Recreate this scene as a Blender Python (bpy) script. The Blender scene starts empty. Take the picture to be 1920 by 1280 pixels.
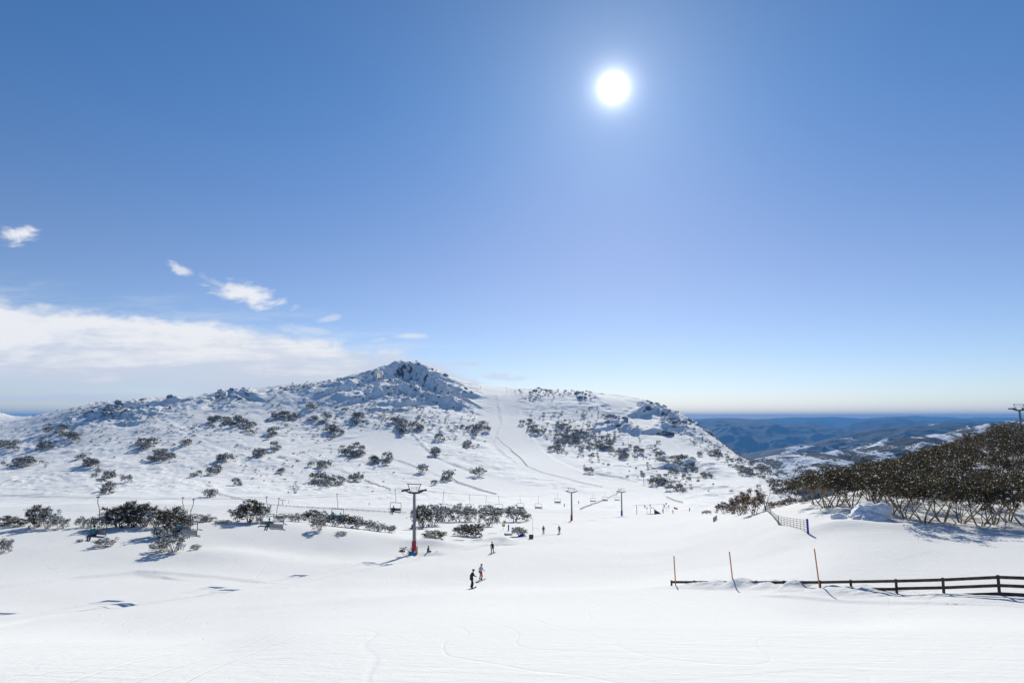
import bpy, bmesh, math, random
import numpy as np
from mathutils import Vector, Matrix

# ------------------------------------------------------------------ camera, light, exposure
F = 1173.0                      # focal length in photo pixels (1920 wide)
TH = math.atan(143.0 / F)
ST, CT = math.sin(TH), math.cos(TH)
sc = bpy.context.scene
col = sc.collection
cam_d = bpy.data.cameras.new("camera")
cam_d.sensor_width = 36.0
cam_d.lens = 36.0 * F / 1920.0
cam_d.clip_start = 0.1
cam_d.clip_end = 90000.0
cam = bpy.data.objects.new("camera", cam_d)
cam.rotation_euler = (math.pi / 2 + TH, 0, 0)
col.objects.link(cam)
sc.camera = cam
sc.view_settings.view_transform = 'Standard'
sc.view_settings.look = 'None'
sc.view_settings.gamma = 1.0
sc.view_settings.use_curve_mapping = False
sc.view_settings.exposure = 0.12
sc.cycles.use_denoising = True
sc.cycles.max_bounces = 6
sc.cycles.diffuse_bounces = 3
sc.cycles.volume_bounces = 0
sc.cycles.transparent_max_bounces = 8

SUN = Vector((0.162, 0.9437, 0.523)).normalized()
SUN_EL = math.asin(SUN.z)
SUN_AZ = math.atan2(SUN.x, SUN.y)
sun_d = bpy.data.lights.new("sun", 'SUN')
sun_d.energy = 4.6
sun_d.angle = math.radians(0.53)
sun_d.color = (1.0, 0.96, 0.845)
sun = bpy.data.objects.new("sun", sun_d)
sun.rotation_euler = SUN.to_track_quat('Z', 'Y').to_euler()
sun.location = (0, 0, 60)
col.objects.link(sun)

def tv(py):                      # Z/Y of the sight line through photo row py
    b = (640.0 - py) / F
    return (ST + b * CT) / (CT - b * ST)

class N:                         # tiny node-expression helper
    def __init__(s, nt, sock): s.nt, s.s = nt, sock
    def _m(s, op, o=None, c=None):
        n = s.nt.nodes.new('ShaderNodeMath'); n.operation = op
        for i, v in enumerate((s, o, c)):
            if v is None: continue
            if isinstance(v, N): s.nt.links.new(v.s, n.inputs[i])
            else: n.inputs[i].default_value = v
        return N(s.nt, n.outputs[0])
    def __add__(s, o): return s._m('ADD', o)
    def __sub__(s, o): return s._m('SUBTRACT', o)
    def __mul__(s, o): return s._m('MULTIPLY', o)
    def __truediv__(s, o): return s._m('DIVIDE', o)
    def pw(s, o): return s._m('POWER', o)
    def mx(s, o): return s._m('MAXIMUM', o)
    def mn(s, o): return s._m('MINIMUM', o)
    def fn(s, op): return s._m(op)
def ramp(x, a, b, lo=0.0, hi=1.0):
    n = x.nt.nodes.new('ShaderNodeMapRange'); n.interpolation_type = 'SMOOTHSTEP'
    x.nt.links.new(x.s, n.inputs[0])
    for i, v in enumerate((a, b, lo, hi)): n.inputs[i + 1].default_value = v
    return N(x.nt, n.outputs[0])
def comb(nt, x, y, z):
    n = nt.nodes.new('ShaderNodeCombineXYZ')
    for i, v in enumerate((x, y, z)):
        if isinstance(v, N): nt.links.new(v.s, n.inputs[i])
        else: n.inputs[i].default_value = v
    return n.outputs[0]
def noise(nt, vec, scale, detail=4, rough=0.55, dist=0.0):
    n = nt.nodes.new('ShaderNodeTexNoise')
    if vec is not None: nt.links.new(vec, n.inputs['Vector'])
    n.inputs['Scale'].default_value = scale; n.inputs['Detail'].default_value = detail
    n.inputs['Roughness'].default_value = rough; n.inputs['Distortion'].default_value = dist
    return N(nt, n.outputs[0])
def mixc(nt, f, a, b):
    n = nt.nodes.new('ShaderNodeMix'); n.data_type = 'RGBA'
    if isinstance(f, N): nt.links.new(f.s, n.inputs[0])
    else: n.inputs[0].default_value = f
    for i, v in ((6, a), (7, b)):
        if isinstance(v, (tuple, list)): n.inputs[i].default_value = (*v[:3], 1)
        else: nt.links.new(v, n.inputs[i])
    return n.outputs[2]

def build_world():
    w = bpy.data.worlds.new("World"); sc.world = w; w.use_nodes = True
    nt = w.node_tree; nt.nodes.clear()
    out = nt.nodes.new('ShaderNodeOutputWorld')
    bg = nt.nodes.new('ShaderNodeBackground')
    nt.links.new(bg.outputs[0], out.inputs[0])
    sky = nt.nodes.new('ShaderNodeTexSky'); sky.sky_type = 'NISHITA'
    sky.sun_disc = False
    sky.sun_elevation = SUN_EL; sky.sun_rotation = SUN_AZ
    sky.altitude = 1900; sky.air_density = 1.0; sky.dust_density = 0.45; sky.ozone_density = 4.0
    hs = nt.nodes.new('ShaderNodeHueSaturation'); hs.inputs['Saturation'].default_value = SKY_SAT
    nt.links.new(sky.outputs[0], hs.inputs['Color'])
    g = nt.nodes.new('ShaderNodeGamma'); g.inputs[1].default_value = 1.0
    nt.links.new(hs.outputs[0], g.inputs[0])
    tc = nt.nodes.new('ShaderNodeTexCoord')
    sx = nt.nodes.new('ShaderNodeSeparateXYZ'); nt.links.new(tc.outputs['Generated'], sx.inputs[0])
    x, y, z = (N(nt, sx.outputs[i]) for i in range(3))
    # angle to the sun -> disc and aureole of the real sun
    d = x * SUN.x + y * SUN.y + z * SUN.z
    ang = d.mn(1.0).fn('ARCCOSINE') * (180 / math.pi)
    disc = ramp(ang, 0.4, 1.4, 1.0, 0.0)
    aur = (ang * -1.6).fn('EXPONENT') * 7.0 + (ang * -0.30).fn('EXPONENT') * 0.35 + (ang * -0.09).fn('EXPONENT') * 0.07
    glow = disc * 10.0 + aur
    # clouds: a bank low on the left, wisps above it
    u = x / y.mx(0.05); v = z / y.mx(0.05)
    front = ramp(y, 0.05, 0.3)
    nv = comb(nt, u * 1.0, v * 3.2, 0.0)
    n1 = noise(nt, nv, 5.0, 7, 0.6, 0.4)
    nv2 = comb(nt, u * 0.6, v * 5.5, 3.0)
    n2 = noise(nt, nv2, 9.0, 6, 0.62, 0.3)
    n3 = noise(nt, comb(nt, u, v * 2.0, 7.0), 26.0, 6, 0.6, 0.5)
    # upper edge of the bank as a function of u
    fc = nt.nodes.new('ShaderNodeValToRGB'); fc.color_ramp.interpolation = 'B_SPLINE'
    els = fc.color_ramp.elements
    pts = [(-1.6, 556), (-0.83, 560), (-0.70, 578), (-0.5, 600), (-0.38, 618), (-0.28, 640), (-0.19, 655), (-0.13, 672), (-0.06, 700), (0.02, 760)]
    while len(els) < len(pts): els.new(0.5)
    for e, (uu, py) in zip(els, sorted(pts)):
        e.position = (uu + 1.6) / 2.0; t = max(tv(py), 0.0) * 4; e.color = (t, t, t, 1)
    nt.links.new(((u + 1.6) * 0.5).s, fc.inputs[0])
    edge = N(nt, fc.outputs[0]) * 0.25
    e2 = edge + (n1 - 0.5) * 0.05 + (n3 - 0.5) * 0.035
    up = ramp(e2 - v, -0.008, 0.018)
    low = ramp(v + (n2 - 0.5) * 0.04 + ramp(u, -0.6, -0.25) * 0.07, 0.028, 0.070)
    body = up * low * ramp(n1 + n3 * 0.3, 0.38, 0.66, 0.72, 1.0)
    veil = ramp(e2 + 0.035 - v, -0.02, 0.05) * low * ramp(n2, 0.4, 0.7) * 0.35
    streak = ramp((v - 0.033 + (n2 - 0.5) * 0.02).fn('ABSOLUTE'), 0.002, 0.010, 1.0, 0.0) * ramp(u, -0.70, -0.42, 1.0, 0.0) * 0.95
    streak2 = ramp((v - 0.056 + (n1 - 0.5) * 0.02).fn('ABSOLUTE'), 0.001, 0.008, 1.0, 0.0) * ramp(u, -0.8, -0.3, 1.0, 0.0) * 0.5
    cl = (body.mx(veil) * ramp(u, -0.09, 0.0, 1.0, 0.0)).mx(streak).mx(streak2)
    def puff(px, py, rx, ry, rot, s):
        nonlocal cl
        cu, cv = (px - 960) / F, tv(py)
        c, s_ = math.cos(rot), math.sin(rot)
        du, dv = u - cu, v - cv
        a = (du * c + dv * s_) / (rx / F); b = (dv * c - du * s_) / (ry / F)
        r = (a * a + b * b).fn('SQRT') + (n3 - 0.5) * 2.6 + (n1 - 0.5) * 1.2
        cl = cl.mx(ramp(r, 0.15, 1.15, s, 0.0))
    puff(463, 552, 78, 22, -0.22, 0.95); puff(440, 545, 36, 20, 0.0, 0.9)
    puff(322, 505, 26, 11, -0.45, 0.7); puff(405, 535, 40, 9, -0.45, 0.35)
    puff(8, 440, 40, 20, 0.05, 0.95)
    puff(772, 630, 40, 6, 0.0, 0.6); puff(705, 637, 26, 6, 0.1, 0.35)
    puff(612, 597, 22, 7, 0.2, 0.4); puff(872, 683, 40, 6, 0.0, 0.7); puff(940, 706, 70, 8, -0.08, 0.55)
    puff(570, 620, 60, 12, -0.1, 0.4)
    cl = cl * front
    shade = ramp(n1 * 0.45 + n2 * 0.4 + n3 * 0.15 + (v - 0.10) * 2.6, 0.42, 0.60)
    ccol = mixc(nt, shade, CLOUD_LO, CLOUD_HI)
    g2 = nt.nodes.new('ShaderNodeVectorMath'); g2.operation = 'MULTIPLY'
    nt.links.new(g.outputs[0], g2.inputs[0]); nt.links.new(mixc(nt, ramp(z, 0.18, 0.50), mixc(nt, ramp(z, 0.0, 0.22), (1.06, 0.945, 0.94), (1.12, 0.93, 0.92)), (0.76, 0.95, 1.04)), g2.inputs[1])
    m = mixc(nt, cl, g2.outputs[0], ccol)
    ad = nt.nodes.new('ShaderNodeVectorMath'); ad.operation = 'MULTIPLY_ADD'
    nt.links.new(comb(nt, glow, glow, glow), ad.inputs[0])
    ad.inputs[1].default_value = (6.0, 6.0, 5.9)
    nt.links.new(m, ad.inputs[2])
    nt.links.new(ad.outputs[0], bg.inputs['Color'])
    bg.inputs['Strength'].default_value = SKY_STR
SKY_SAT, SKY_STR = 1.08, 0.097
CLOUD_HI, CLOUD_LO = (8.4, 8.5, 8.8), (6.3, 6.8, 7.8)
build_world()

# ------------------------------------------------------------------ numpy noise
def _hash(ix, iy, seed):
    h = (ix.astype(np.int64) * 374761393 + iy.astype(np.int64) * 668265263 + seed * 974711) & 0xffffffff
    h = ((h ^ (h >> 13)) * 1274126177) & 0xffffffff
    return ((h ^ (h >> 16)) & 0xffff) / 65535.0
def vnoise(x, y, seed=0):
    x0, y0 = np.floor(x), np.floor(y); fx, fy = x - x0, y - y0
    fx = fx * fx * fx * (fx * (fx * 6 - 15) + 10); fy = fy * fy * fy * (fy * (fy * 6 - 15) + 10)
    a, b = _hash(x0, y0, seed), _hash(x0 + 1, y0, seed)
    c, d = _hash(x0, y0 + 1, seed), _hash(x0 + 1, y0 + 1, seed)
    return (a + (b - a) * fx) * (1 - fy) + (c + (d - c) * fx) * fy
def fbm(x, y, lam, octv=4, seed=0, gain=0.5):
    r, a, t = 0, 1.0, 0.0
    ca, sa = math.cos(0.6), math.sin(0.6)
    x, y = x / lam, y / lam
    for i in range(octv):
        r = r + a * vnoise(x, y, seed + i * 17); t += a; a *= gain
        x, y = (x * ca - y * sa) * 2.03 + 5.1, (x * sa + y * ca) * 2.03 + 9.7
    return r / t
def ridged(x, y, lam, octv=4, seed=0, gain=0.55):
    r, a, t = 0, 1.0, 0.0
    ca, sa = math.cos(0.6), math.sin(0.6)
    x, y = x / lam, y / lam
    for i in range(octv):
        r = r + a * (1 - np.abs(2 * vnoise(x, y, seed + i * 17) - 1)) ** 1.6; t += a; a *= gain
        x, y = (x * ca - y * sa) * 2.1 + 5.1, (x * sa + y * ca) * 2.1 + 9.7
    return r / t

# ------------------------------------------------------------------ lie of the land
def pchip(xs, ys, xq):
    xs, ys = np.asarray(xs, float), np.asarray(ys, float)
    h = np.diff(xs); dl = np.diff(ys) / h
    m = np.zeros_like(xs)
    for i in range(1, len(xs) - 1):
        if dl[i - 1] * dl[i] > 0:
            w1, w2 = 2 * h[i] + h[i - 1], h[i] + 2 * h[i - 1]
            m[i] = (w1 + w2) / (w1 / dl[i - 1] + w2 / dl[i])
    m[0], m[-1] = dl[0], dl[-1]
    k = np.clip(np.searchsorted(xs, xq) - 1, 0, len(xs) - 2)
    t = np.clip((xq - xs[k]) / h[k], 0, 1)
    return ((1 + 2 * t) * (1 - t) ** 2) * ys[k] + t * (1 - t) ** 2 * h[k] * m[k] + t * t * (3 - 2 * t) * ys[k + 1] + t * t * (t - 1) * h[k] * m[k + 1]
PROF = {   # photo column: [(distance m, photo row where the ground is seen there)]
    -500: [(47, 1165), (70, 1105), (95, 1045), (130, 985), (200, 990), (350, 950), (600, 890), (900, 810), (1400, 772), (1700, 800)],
    0: [(47, 1162), (65, 1115), (92, 1050), (130, 980), (200, 990), (310, 955), (400, 935), (600, 868), (760, 810), (950, 786), (1200, 773), (1500, 768), (1700, 800)],
    200: [(47, 1162), (65, 1112), (92, 1052), (130, 976), (200, 988), (310, 950), (450, 905), (600, 850), (740, 790), (830, 752), (900, 757), (1200, 830), (1700, 900)],
    400: [(50, 1145), (66, 1110), (95, 1045), (130, 976), (200, 988), (320, 950), (450, 905), (600, 845), (770, 780), (890, 738), (960, 743), (1200, 800), (1700, 900)],
    600: [(50, 1130), (66, 1108), (95, 1052), (132, 985), (200, 990), (320, 955), (450, 908), (600, 850), (800, 780), (960, 713), (1040, 720), (1300, 800), (1700, 900)],
    700: [(50, 1120), (70, 1098), (100, 1045), (135, 995), (200, 990), (320, 958), (450, 910), (620, 845), (820, 770), (960, 716), (1060, 690), (1120, 694), (1400, 790), (1700, 900)],
    760: [(50, 1115), (73, 1095), (108, 1037), (140, 1000), (200, 986), (320, 958), (450, 912), (640, 838), (840, 762), (960, 725), (1045, 700), (1090, 674), (1150, 682), (1400, 790), (1700, 900)],
    830: [(50, 1110), (73, 1093), (108, 1039), (145, 1000), (200, 985), (310, 957), (430, 920), (640, 842), (840, 770), (960, 738), (1040, 715), (1080, 703), (1150, 712), (1400, 790), (1700, 900)],
    900: [(50, 1110), (73, 1091), (108, 1039), (147, 1002), (200, 984), (300, 957), (420, 927), (640, 850), (850, 780), (1000, 735), (1100, 723), (1200, 728), (1400, 780), (1700, 900)],
    1050: [(50, 1108), (73, 1089), (108, 1035), (147, 1001), (228, 975), (300, 962), (420, 928), (640, 855), (850, 785), (980, 740), (1080, 731), (1200, 735), (1400, 790), (1700, 900)],
    1200: [(52, 1102), (75, 1078), (110, 1028), (160, 992), (230, 971), (290, 961), (360, 950), (440, 925), (650, 855), (850, 785), (960, 747), (1050, 744), (1250, 790), (1700, 950)],
    1260: [(52, 1098), (75, 1070), (110, 1018), (160, 985), (230, 967), (290, 960), (360, 950), (440, 925), (650, 855), (850, 778), (930, 756), (1050, 775), (1250, 860), (1700, 1000)],
    1310: [(51, 1100), (73, 1060), (105, 1005), (150, 975), (210, 965), (260, 961), (340, 950), (440, 922), (640, 860), (800, 805), (865, 786), (950, 800), (1150, 880), (1700, 1100)],
    1360: [(49, 1098), (70, 1050), (95, 1000), (125, 968), (170, 962), (240, 962), (330, 950), (440, 920), (620, 865), (720, 832), (780, 822), (850, 835), (1000, 900), (1700, 1200)],
    1400: [(48, 1098), (68, 1045), (88, 995), (110, 964), (130, 960), (200, 966), (330, 952), (440, 915), (560, 875), (650, 855), (720, 858), (900, 930), (1700, 1250)],
    1480: [(45, 1098), (63, 1025), (75, 975), (90, 950), (105, 943), (140, 950), (220, 985), (330, 958), (430, 925), (520, 903), (600, 912), (800, 990), (1700, 1300)],
    1540: [(44, 1100), (62, 1010), (75, 960), (85, 945), (100, 932), (120, 928), (160, 950), (300, 1010), (500, 1000), (700, 1050), (1000, 1150), (1700, 1350)],
    1600: [(43, 1101), (61, 1010), (71, 975), (83, 948), (95, 935), (115, 918), (150, 930), (250, 1000), (500, 1060), (1000, 1150), (1700, 1350)],
    1750: [(40, 1112), (60, 1021), (70, 988), (82, 955), (100, 920), (125, 884), (150, 872), (200, 885), (350, 960), (1000, 1100), (1700, 1300)],
    1920: [(37, 1123), (58, 1025), (69, 990), (80, 955), (98, 905), (120, 860), (150, 832), (190, 826), (300, 880), (1000, 1050), (1700, 1250)],
    2500: [(37, 1123), (58, 1020), (69, 985), (80, 950), (98, 895), (130, 840), (180, 815), (300, 850), (1000, 1000), (1700, 1200)],
}
Y0, Y1 = 8.0, 1700.0
NS, NY = 520, 700
S_GRID = np.linspace(-1.30, 1.35, NS); LY = np.linspace(math.log(Y0), math.log(Y1), NY)
_cols = sorted(PROF)
_tab = np.array([pchip([math.log(v) for v in [Y0, 12, 20] + [p[0] for p in PROF[c]]],
                       [-2 - .22 * Y0, -2 - .22 * 12, -2 - .225 * 20 - (0.35 if c < 500 else 0)] + [tv(p[1]) * p[0] for p in PROF[c]], LY) for c in _cols])
_sx = np.array([(c - 960) / F for c in _cols])
TAB = np.array([pchip(_sx, _tab[:, j], S_GRID) for j in range(NY)])      # [NY, NS]
def _blur(T, r, ax):
    k = np.exp(-0.5 * (np.arange(-3 * r, 3 * r + 1) / r) ** 2); k /= k.sum()
    P = np.pad(T, [(3 * r, 3 * r) if a == ax else (0, 0) for a in (0, 1)], mode='edge')
    return sum(k[i] * (P[i:i + T.shape[0]] if ax == 0 else P[:, i:i + T.shape[1]]) for i in range(len(k)))
TAB = _blur(_blur(TAB, 3, 0), 7, 1)
def base_h(X, Y):
    X, Y = np.asarray(X, float), np.asarray(Y, float)
    Yc = np.clip(Y, Y0, Y1)
    s = np.clip(X / Yc, S_GRID[0], S_GRID[-1])
    fi = (s - S_GRID[0]) / (S_GRID[1] - S_GRID[0]); fj = (np.log(Yc) - LY[0]) / (LY[1] - LY[0])
    i = np.clip(np.floor(fi).astype(int), 0, NS - 2); j = np.clip(np.floor(fj).astype(int), 0, NY - 2)
    fi, fj = fi - i, fj - j
    h = (TAB[j, i] * (1 - fi) + TAB[j, i + 1] * fi) * (1 - fj) + (TAB[j + 1, i] * (1 - fi) + TAB[j + 1, i + 1] * fi) * fj
    return np.where(Y < Y0, -2 - .22 * Y, h)
def ray(px, py):
    a, b = (px - 960) / F, (640 - py) / F
    d = np.array([a, CT - b * ST, ST + b * CT]); return d / d[1]
def hit(px, py, y0=9.0, y1=1600.0, fn=None):      # first point of the land on that sight line
    fn = fn or base_h
    d = ray(px, py)
    Y = np.exp(np.linspace(math.log(y0), math.log(y1), 1500))
    g = fn(d[0] * Y, Y) - d[2] * Y
    k = np.where(g > 0)[0]
    if len(k) == 0: return None
    k = k[0]
    if k == 0: return np.array([d[0] * Y[0], Y[0], d[2] * Y[0]])
    t = g[k - 1] / (g[k - 1] - g[k]); y = Y[k - 1] + t * (Y[k] - Y[k - 1])
    return np.array([d[0] * y, y, d[2] * y])
def near(px, py, y0=9.0, y1=1600.0):               # as hit, else the ground right under the silhouette
    for k in range(160):
        p = hit(px, py + k, y0, y1)
        if p is not None: return p
    return None

# rugged patches (photo column, row, half-width, half-height in photo px, metres of relief)
CRAG = [(745, 688, 60, 13, 6), (785, 705, 60, 20, 9), (820, 722, 25, 14, 9), (700, 715, 55, 12, 8), (735, 735, 50, 10, 12), (800, 740, 40, 12, 9), (860, 748, 30, 16, 9),
        (650, 735, 30, 12, 6), (440, 738, 45, 12, 9), (410, 760, 25, 8, 5), (215, 770, 45, 14, 7), (150, 790, 60, 14, 4), (290, 760, 60, 14, 5), (245, 792, 30, 8, 4),
        (540, 728, 50, 8, 5), (1010, 730, 30, 6, 5), (1090, 742, 35, 7, 4), (1225, 765, 32, 12, 7), (1265, 795, 30, 16, 8), (1155, 795, 35, 12, 7), (1300, 785, 30, 14, 6),
        (1290, 865, 60, 14, 5), (840, 760, 50, 12, 5), (720, 765, 60, 14, 5), (1120, 760, 30, 12, 3), (1330, 830, 40, 20, 3), (930, 790, 40, 14, 2.5), (590, 800, 80, 25, 1.5),
        (1100, 820, 90, 35, 2.0), (1230, 905, 70, 20, 2.0), (20, 840, 60, 20, 1.5), (1440, 885, 40, 16, 3), (640, 715, 50, 8, 5), (1370, 860, 40, 20, 2.5)]
_cr = []
for (px, py, rx, ry, am) in CRAG:
    c = near(px, py, 350)
    if c is None: continue
    w = rx / F * c[1]
    a, b = near(px, py - ry, 350), near(px, py + ry, 350)
    dpt = max(abs(a[1] - b[1]) / 2, 18.0) if a is not None and b is not None else 30
    _cr.append((c[0], c[1], w, min(dpt, 70.0), am))
# banks cut by the groomers and tracks: photo polyline, metres high, width
BANK = [([(722, 705), (765, 692), (800, 712), (845, 738)], 28, 38), ([(640, 728), (700, 716), (740, 712)], 12, 26), ([(690, 742), (740, 730), (790, 742)], 22, 30), ([(775, 752), (815, 748), (850, 760)], 16, 24),
        ([(398, 752), (430, 738), (470, 744)], 8, 20), ([(180, 785), (215, 774), (245, 782)], 5, 16), ([(1200, 775), (1232, 768), (1250, 776)], 13, 18), ([(1232, 806), (1262, 800), (1285, 812)], 12, 16), ([(1128, 806), (1158, 796), (1178, 808)], 8, 14), ([(1262, 876), (1300, 872), (1325, 888)], 9, 18), ([(250, 760), (290, 757), (330, 752)], 8, 20),
        ([(775, 815), (800, 842), (822, 858), (850, 870), (900, 888)], 2.6, 5), ([(500, 858), (545, 840), (600, 830), (690, 815)], 1.4, 5), ([(560, 852), (600, 868), (640, 878)], 1.2, 4),
        ([(930, 742), (940, 790), (925, 830), (965, 865)], 1.6, 7), ([(990, 742), (975, 770), (1000, 820), (1040, 860), (1120, 895)], -1.8, 8),
        ([(1130, 745), (1160, 790), (1230, 840), (1330, 900)], 1.4, 8), ([(1160, 745), (1215, 790), (1290, 850), (1400, 905)], -1.2, 8),
        ([(740, 860), (800, 880), (860, 905), (930, 925)], 1.2, 5), ([(385, 905), (410, 926), (480, 942), (570, 950), (690, 958), (760, 962)], 1.3, 4),
        ([(960, 845), (990, 873), (1040, 890), (1090, 903), (1150, 915)], .7, 6), ([(0, 890), (60, 893), (130, 902), (250, 905)], 0.9, 6)]
NBANK = [([(-60, 1180), (60, 1160), (200, 1137), (330, 1121), (450, 1106), (560, 1088), (650, 1065), (735, 1047)], .09, 2.4), ([(-20, 1100), (140, 1080), (255, 1070), (300, 1078)], .22, 4.0), ([(300, 1072), (400, 1080), (470, 1087)], .16, 3.2),
         ([(560, 1096), (650, 1074), (720, 1058), (790, 1046), (850, 1030), (930, 1020)], .14, 2.0), ([(1480, 1118), (1600, 1128), (1760, 1133)], .12, 1.6), ([(880, 1030), (960, 1012), (1040, 1003)], .3, 1.8), ([(120, 905), (0, 892)], .4, 5)]
_bk = []
for pts, am, wd in BANK:
    pp = [near(x, y, 250) for x, y in pts]; pp = [p for p in pp if p is not None]
    _bk.append((np.array([[p[0], p[1]] for p in pp]), am, wd))
for pts, am, wd in NBANK:
    pp = [near(x, y, 9, 300) for x, y in pts]
    _bk.append((np.array([[p[0], p[1]] for p in pp]), am, wd))
MOUND = [(812, 1024, 4.5, 3.0, .9), (800, 1038, 2.6, 1.6, -.5), (935, 1014, 3.5, 2.5, .8), (945, 1020, 2.2, 1.2, -.5), (520, 985, 14, 9, .5), (700, 1010, 12, 8, .8), (600, 1030, 16, 9, -.9), (430, 1040, 10, 6, .7), (1575, 985, 3, 2, .3), (1720, 992, 5, 2, .3)]
_md = []
for px, py, rx, ry, hh in MOUND:
    q = near(px, py, 40, 400); _md.append((q[0], q[1], rx, ry, hh))
def pldist(X, Y, P):
    best = np.full(X.shape, 1e9); sg = np.zeros(X.shape)
    for a, b in zip(P[:-1], P[1:]):
        d = b - a; L = d @ d
        t = np.clip(((X - a[0]) * d[0] + (Y - a[1]) * d[1]) / L, 0, 1)
        dx, dy = X - a[0] - t * d[0], Y - a[1] - t * d[1]
        q = np.hypot(dx, dy); m = q < best
        best = np.where(m, q, best); sg = np.where(m, np.sign(d[0] * dy - d[1] * dx), sg)
    return best * sg
RUNS = [([(925, 728), (945, 770), (955, 810), (985, 850), (1060, 888), (1170, 912), (1210, 938)], 29), ([(1140, 742), (1200, 785), (1280, 845), (1385, 905)], 19), ([(705, 815), (760, 850), (850, 888), (960, 918), (1080, 935)], 27), ([(490, 857), (590, 833), (720, 812)], 8),
        ([(860, 740), (905, 760), (945, 790)], 20)]
_rn = []
for pts, w in RUNS:
    pp = [near(x, y, 250) for x, y in pts]; _rn.append((np.array([[p[0], p[1]] for p in pp]), w))
def run_mask(X, Y):
    r = np.zeros(np.shape(X))
    for P, w in _rn:
        lo, hi = P.min(0) - 3 * w, P.max(0) + 3 * w
        m = (X > lo[0]) & (X < hi[0]) & (Y > lo[1]) & (Y < hi[1])
        if m.any(): r[m] = np.maximum(r[m], 1 / (1 + np.exp((np.abs(pldist(X[m], Y[m], P)) - w) / (w * .12))))
    return r
def rug(X, Y):
    r = np.zeros(np.shape(X))
    for cx, cy, w, d, am in _cr:
        q = ((X - cx) / w) ** 2 + ((Y - cy) / d) ** 2
        r = np.maximum(r, am * np.exp(-q * q * 0.7 - q * 0.15) * (q < 9))
    return r
def relief(X, Y):
    X, Y = np.asarray(X, float), np.asarray(Y, float)
    far = 1 / (1 + np.exp(-(Y - 380) / 40))
    z = (fbm(X, Y, 34, 3, 3) - .5) * (0.7 + 2.6 * far) * np.clip((Y - 10) / 60, 0, 1)
    z = z + (fbm(X, Y * (0.6 + 0.3 * far), 7.5, 3, 11) - .5) * (0.22 + 1.2 * far) * np.clip((Y - 8) / 40, 0.15, 1)
    r = rug(X, Y)
    wx = X + 14 * (fbm(X, Y, 30, 2, 61) - .5); wy = Y + 14 * (fbm(X, Y, 30, 2, 77) - .5)
    rg = ridged(wx, wy, 30, 5, 21)
    tz = rg * 4.5; fr = tz - np.floor(tz); ter = (np.floor(tz) + np.clip((fr - .35) / .35, 0, 1)) / 4.5   # ledges
    z = z + r * 1.35 * (0.45 * rg + 0.75 * ter - 0.55)
    hum = np.clip(fbm(X, Y, 70, 2, 41) - .40, 0, 1) * 2.3
    z = z + far * hum * (np.clip(vnoise(X / 5.5, Y / 5.5, 51) - .55, 0, 1) * 3.4 + np.clip(vnoise(X / 3.2, Y / 3.6, 52) - .6, 0, 1) * 2.2)
    rm = run_mask(X, Y); z = z * (1 - .9 * rm) - .5 * rm * far
    for mx_, my_, rx, ry, hh in _md:
        z = z + hh * np.exp(-((X - mx_) / rx) ** 2 - ((Y - my_) / ry) ** 2)
    for P, am, wd in _bk:
        mg = max(4 * wd, 6); lo, hi = P.min(0) - mg, P.max(0) + mg
        m = (X > lo[0]) & (X < hi[0]) & (Y > lo[1]) & (Y < hi[1]); am = am * (1.0 if P[0][1] > 240 else 2.2)
        if not m.any(): continue
        d = pldist(X[m], Y[m], P)
        z[m] = z[m] + (0.4 if wd > 12 or P[0][1] < 240 else .22) * am * np.tanh(d / (wd * .18)) * np.exp(-(np.abs(d) / wd) ** 1.5) * (0.35 + 1.2 * vnoise(X[m] / (17 if wd < 30 else 30), Y[m] / 17, 5) + ((1.5 if wd < 25 else .5) * (vnoise(X[m] / 8, Y[m] / 8, 8) - .5) if wd > 12 else 0))
    return z
def land(X, Y):
    X, Y = np.atleast_1d(np.asarray(X, float)), np.atleast_1d(np.asarray(Y, float))
    return base_h(X, Y) + relief(X, Y)
def gz(x, y): return float(land(x, y)[0])
def gp(px, py, y0=9.0, y1=1600.0):                  # ground point seen at a photo pixel
    p = near(px, py, y0, y1)
    return Vector((p[0], p[1], gz(p[0], p[1])))

# ------------------------------------------------------------------ object helpers
def tag(o, label=None, cat=None, group=None, kind=None):
    if label: o['label'] = label
    if cat: o['category'] = cat
    if group: o['group'] = group
    if kind: o['kind'] = kind
    return o
def mesh_np(name, V, Fq, mats, parent=None, smooth=True, mi=None):
    me = bpy.data.meshes.new(name)
    V = np.asarray(V, np.float32); Fq = np.asarray(Fq, np.int32)
    me.vertices.add(len(V)); me.vertices.foreach_set('co', V.ravel())
    k = Fq.shape[1]
    me.loops.add(Fq.size); me.loops.foreach_set('vertex_index', Fq.ravel())
    me.polygons.add(len(Fq)); me.polygons.foreach_set('loop_start', np.arange(0, Fq.size, k, dtype=np.int32))
    me.polygons.foreach_set('loop_total', np.full(len(Fq), k, np.int32))
    if mi is not None: me.polygons.foreach_set('material_index', np.asarray(mi, np.int32))
    me.polygons.foreach_set('use_smooth', np.full(len(Fq), smooth, bool))
    me.update(calc_edges=True)
    for m in (mats if isinstance(mats, (list, tuple)) else [mats]): me.materials.append(m)
    o = bpy.data.objects.new(name, me); col.objects.link(o)
    if parent: o.parent = parent
    return o
def empty(name, loc=(0, 0, 0), rz=0.0, label=None, cat=None, group=None):
    o = bpy.data.objects.new(name, None); o.empty_display_size = 0.3; col.objects.link(o)
    o.location = loc; o.rotation_euler = (0, 0, rz)
    return tag(o, label, cat, group)
def copy_tree(o, parent=None):
    c = o.copy(); col.objects.link(c)
    if parent is not None: c.parent = parent
    for ch in [q for q in o.children]: copy_tree(ch, c)
    return c
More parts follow.
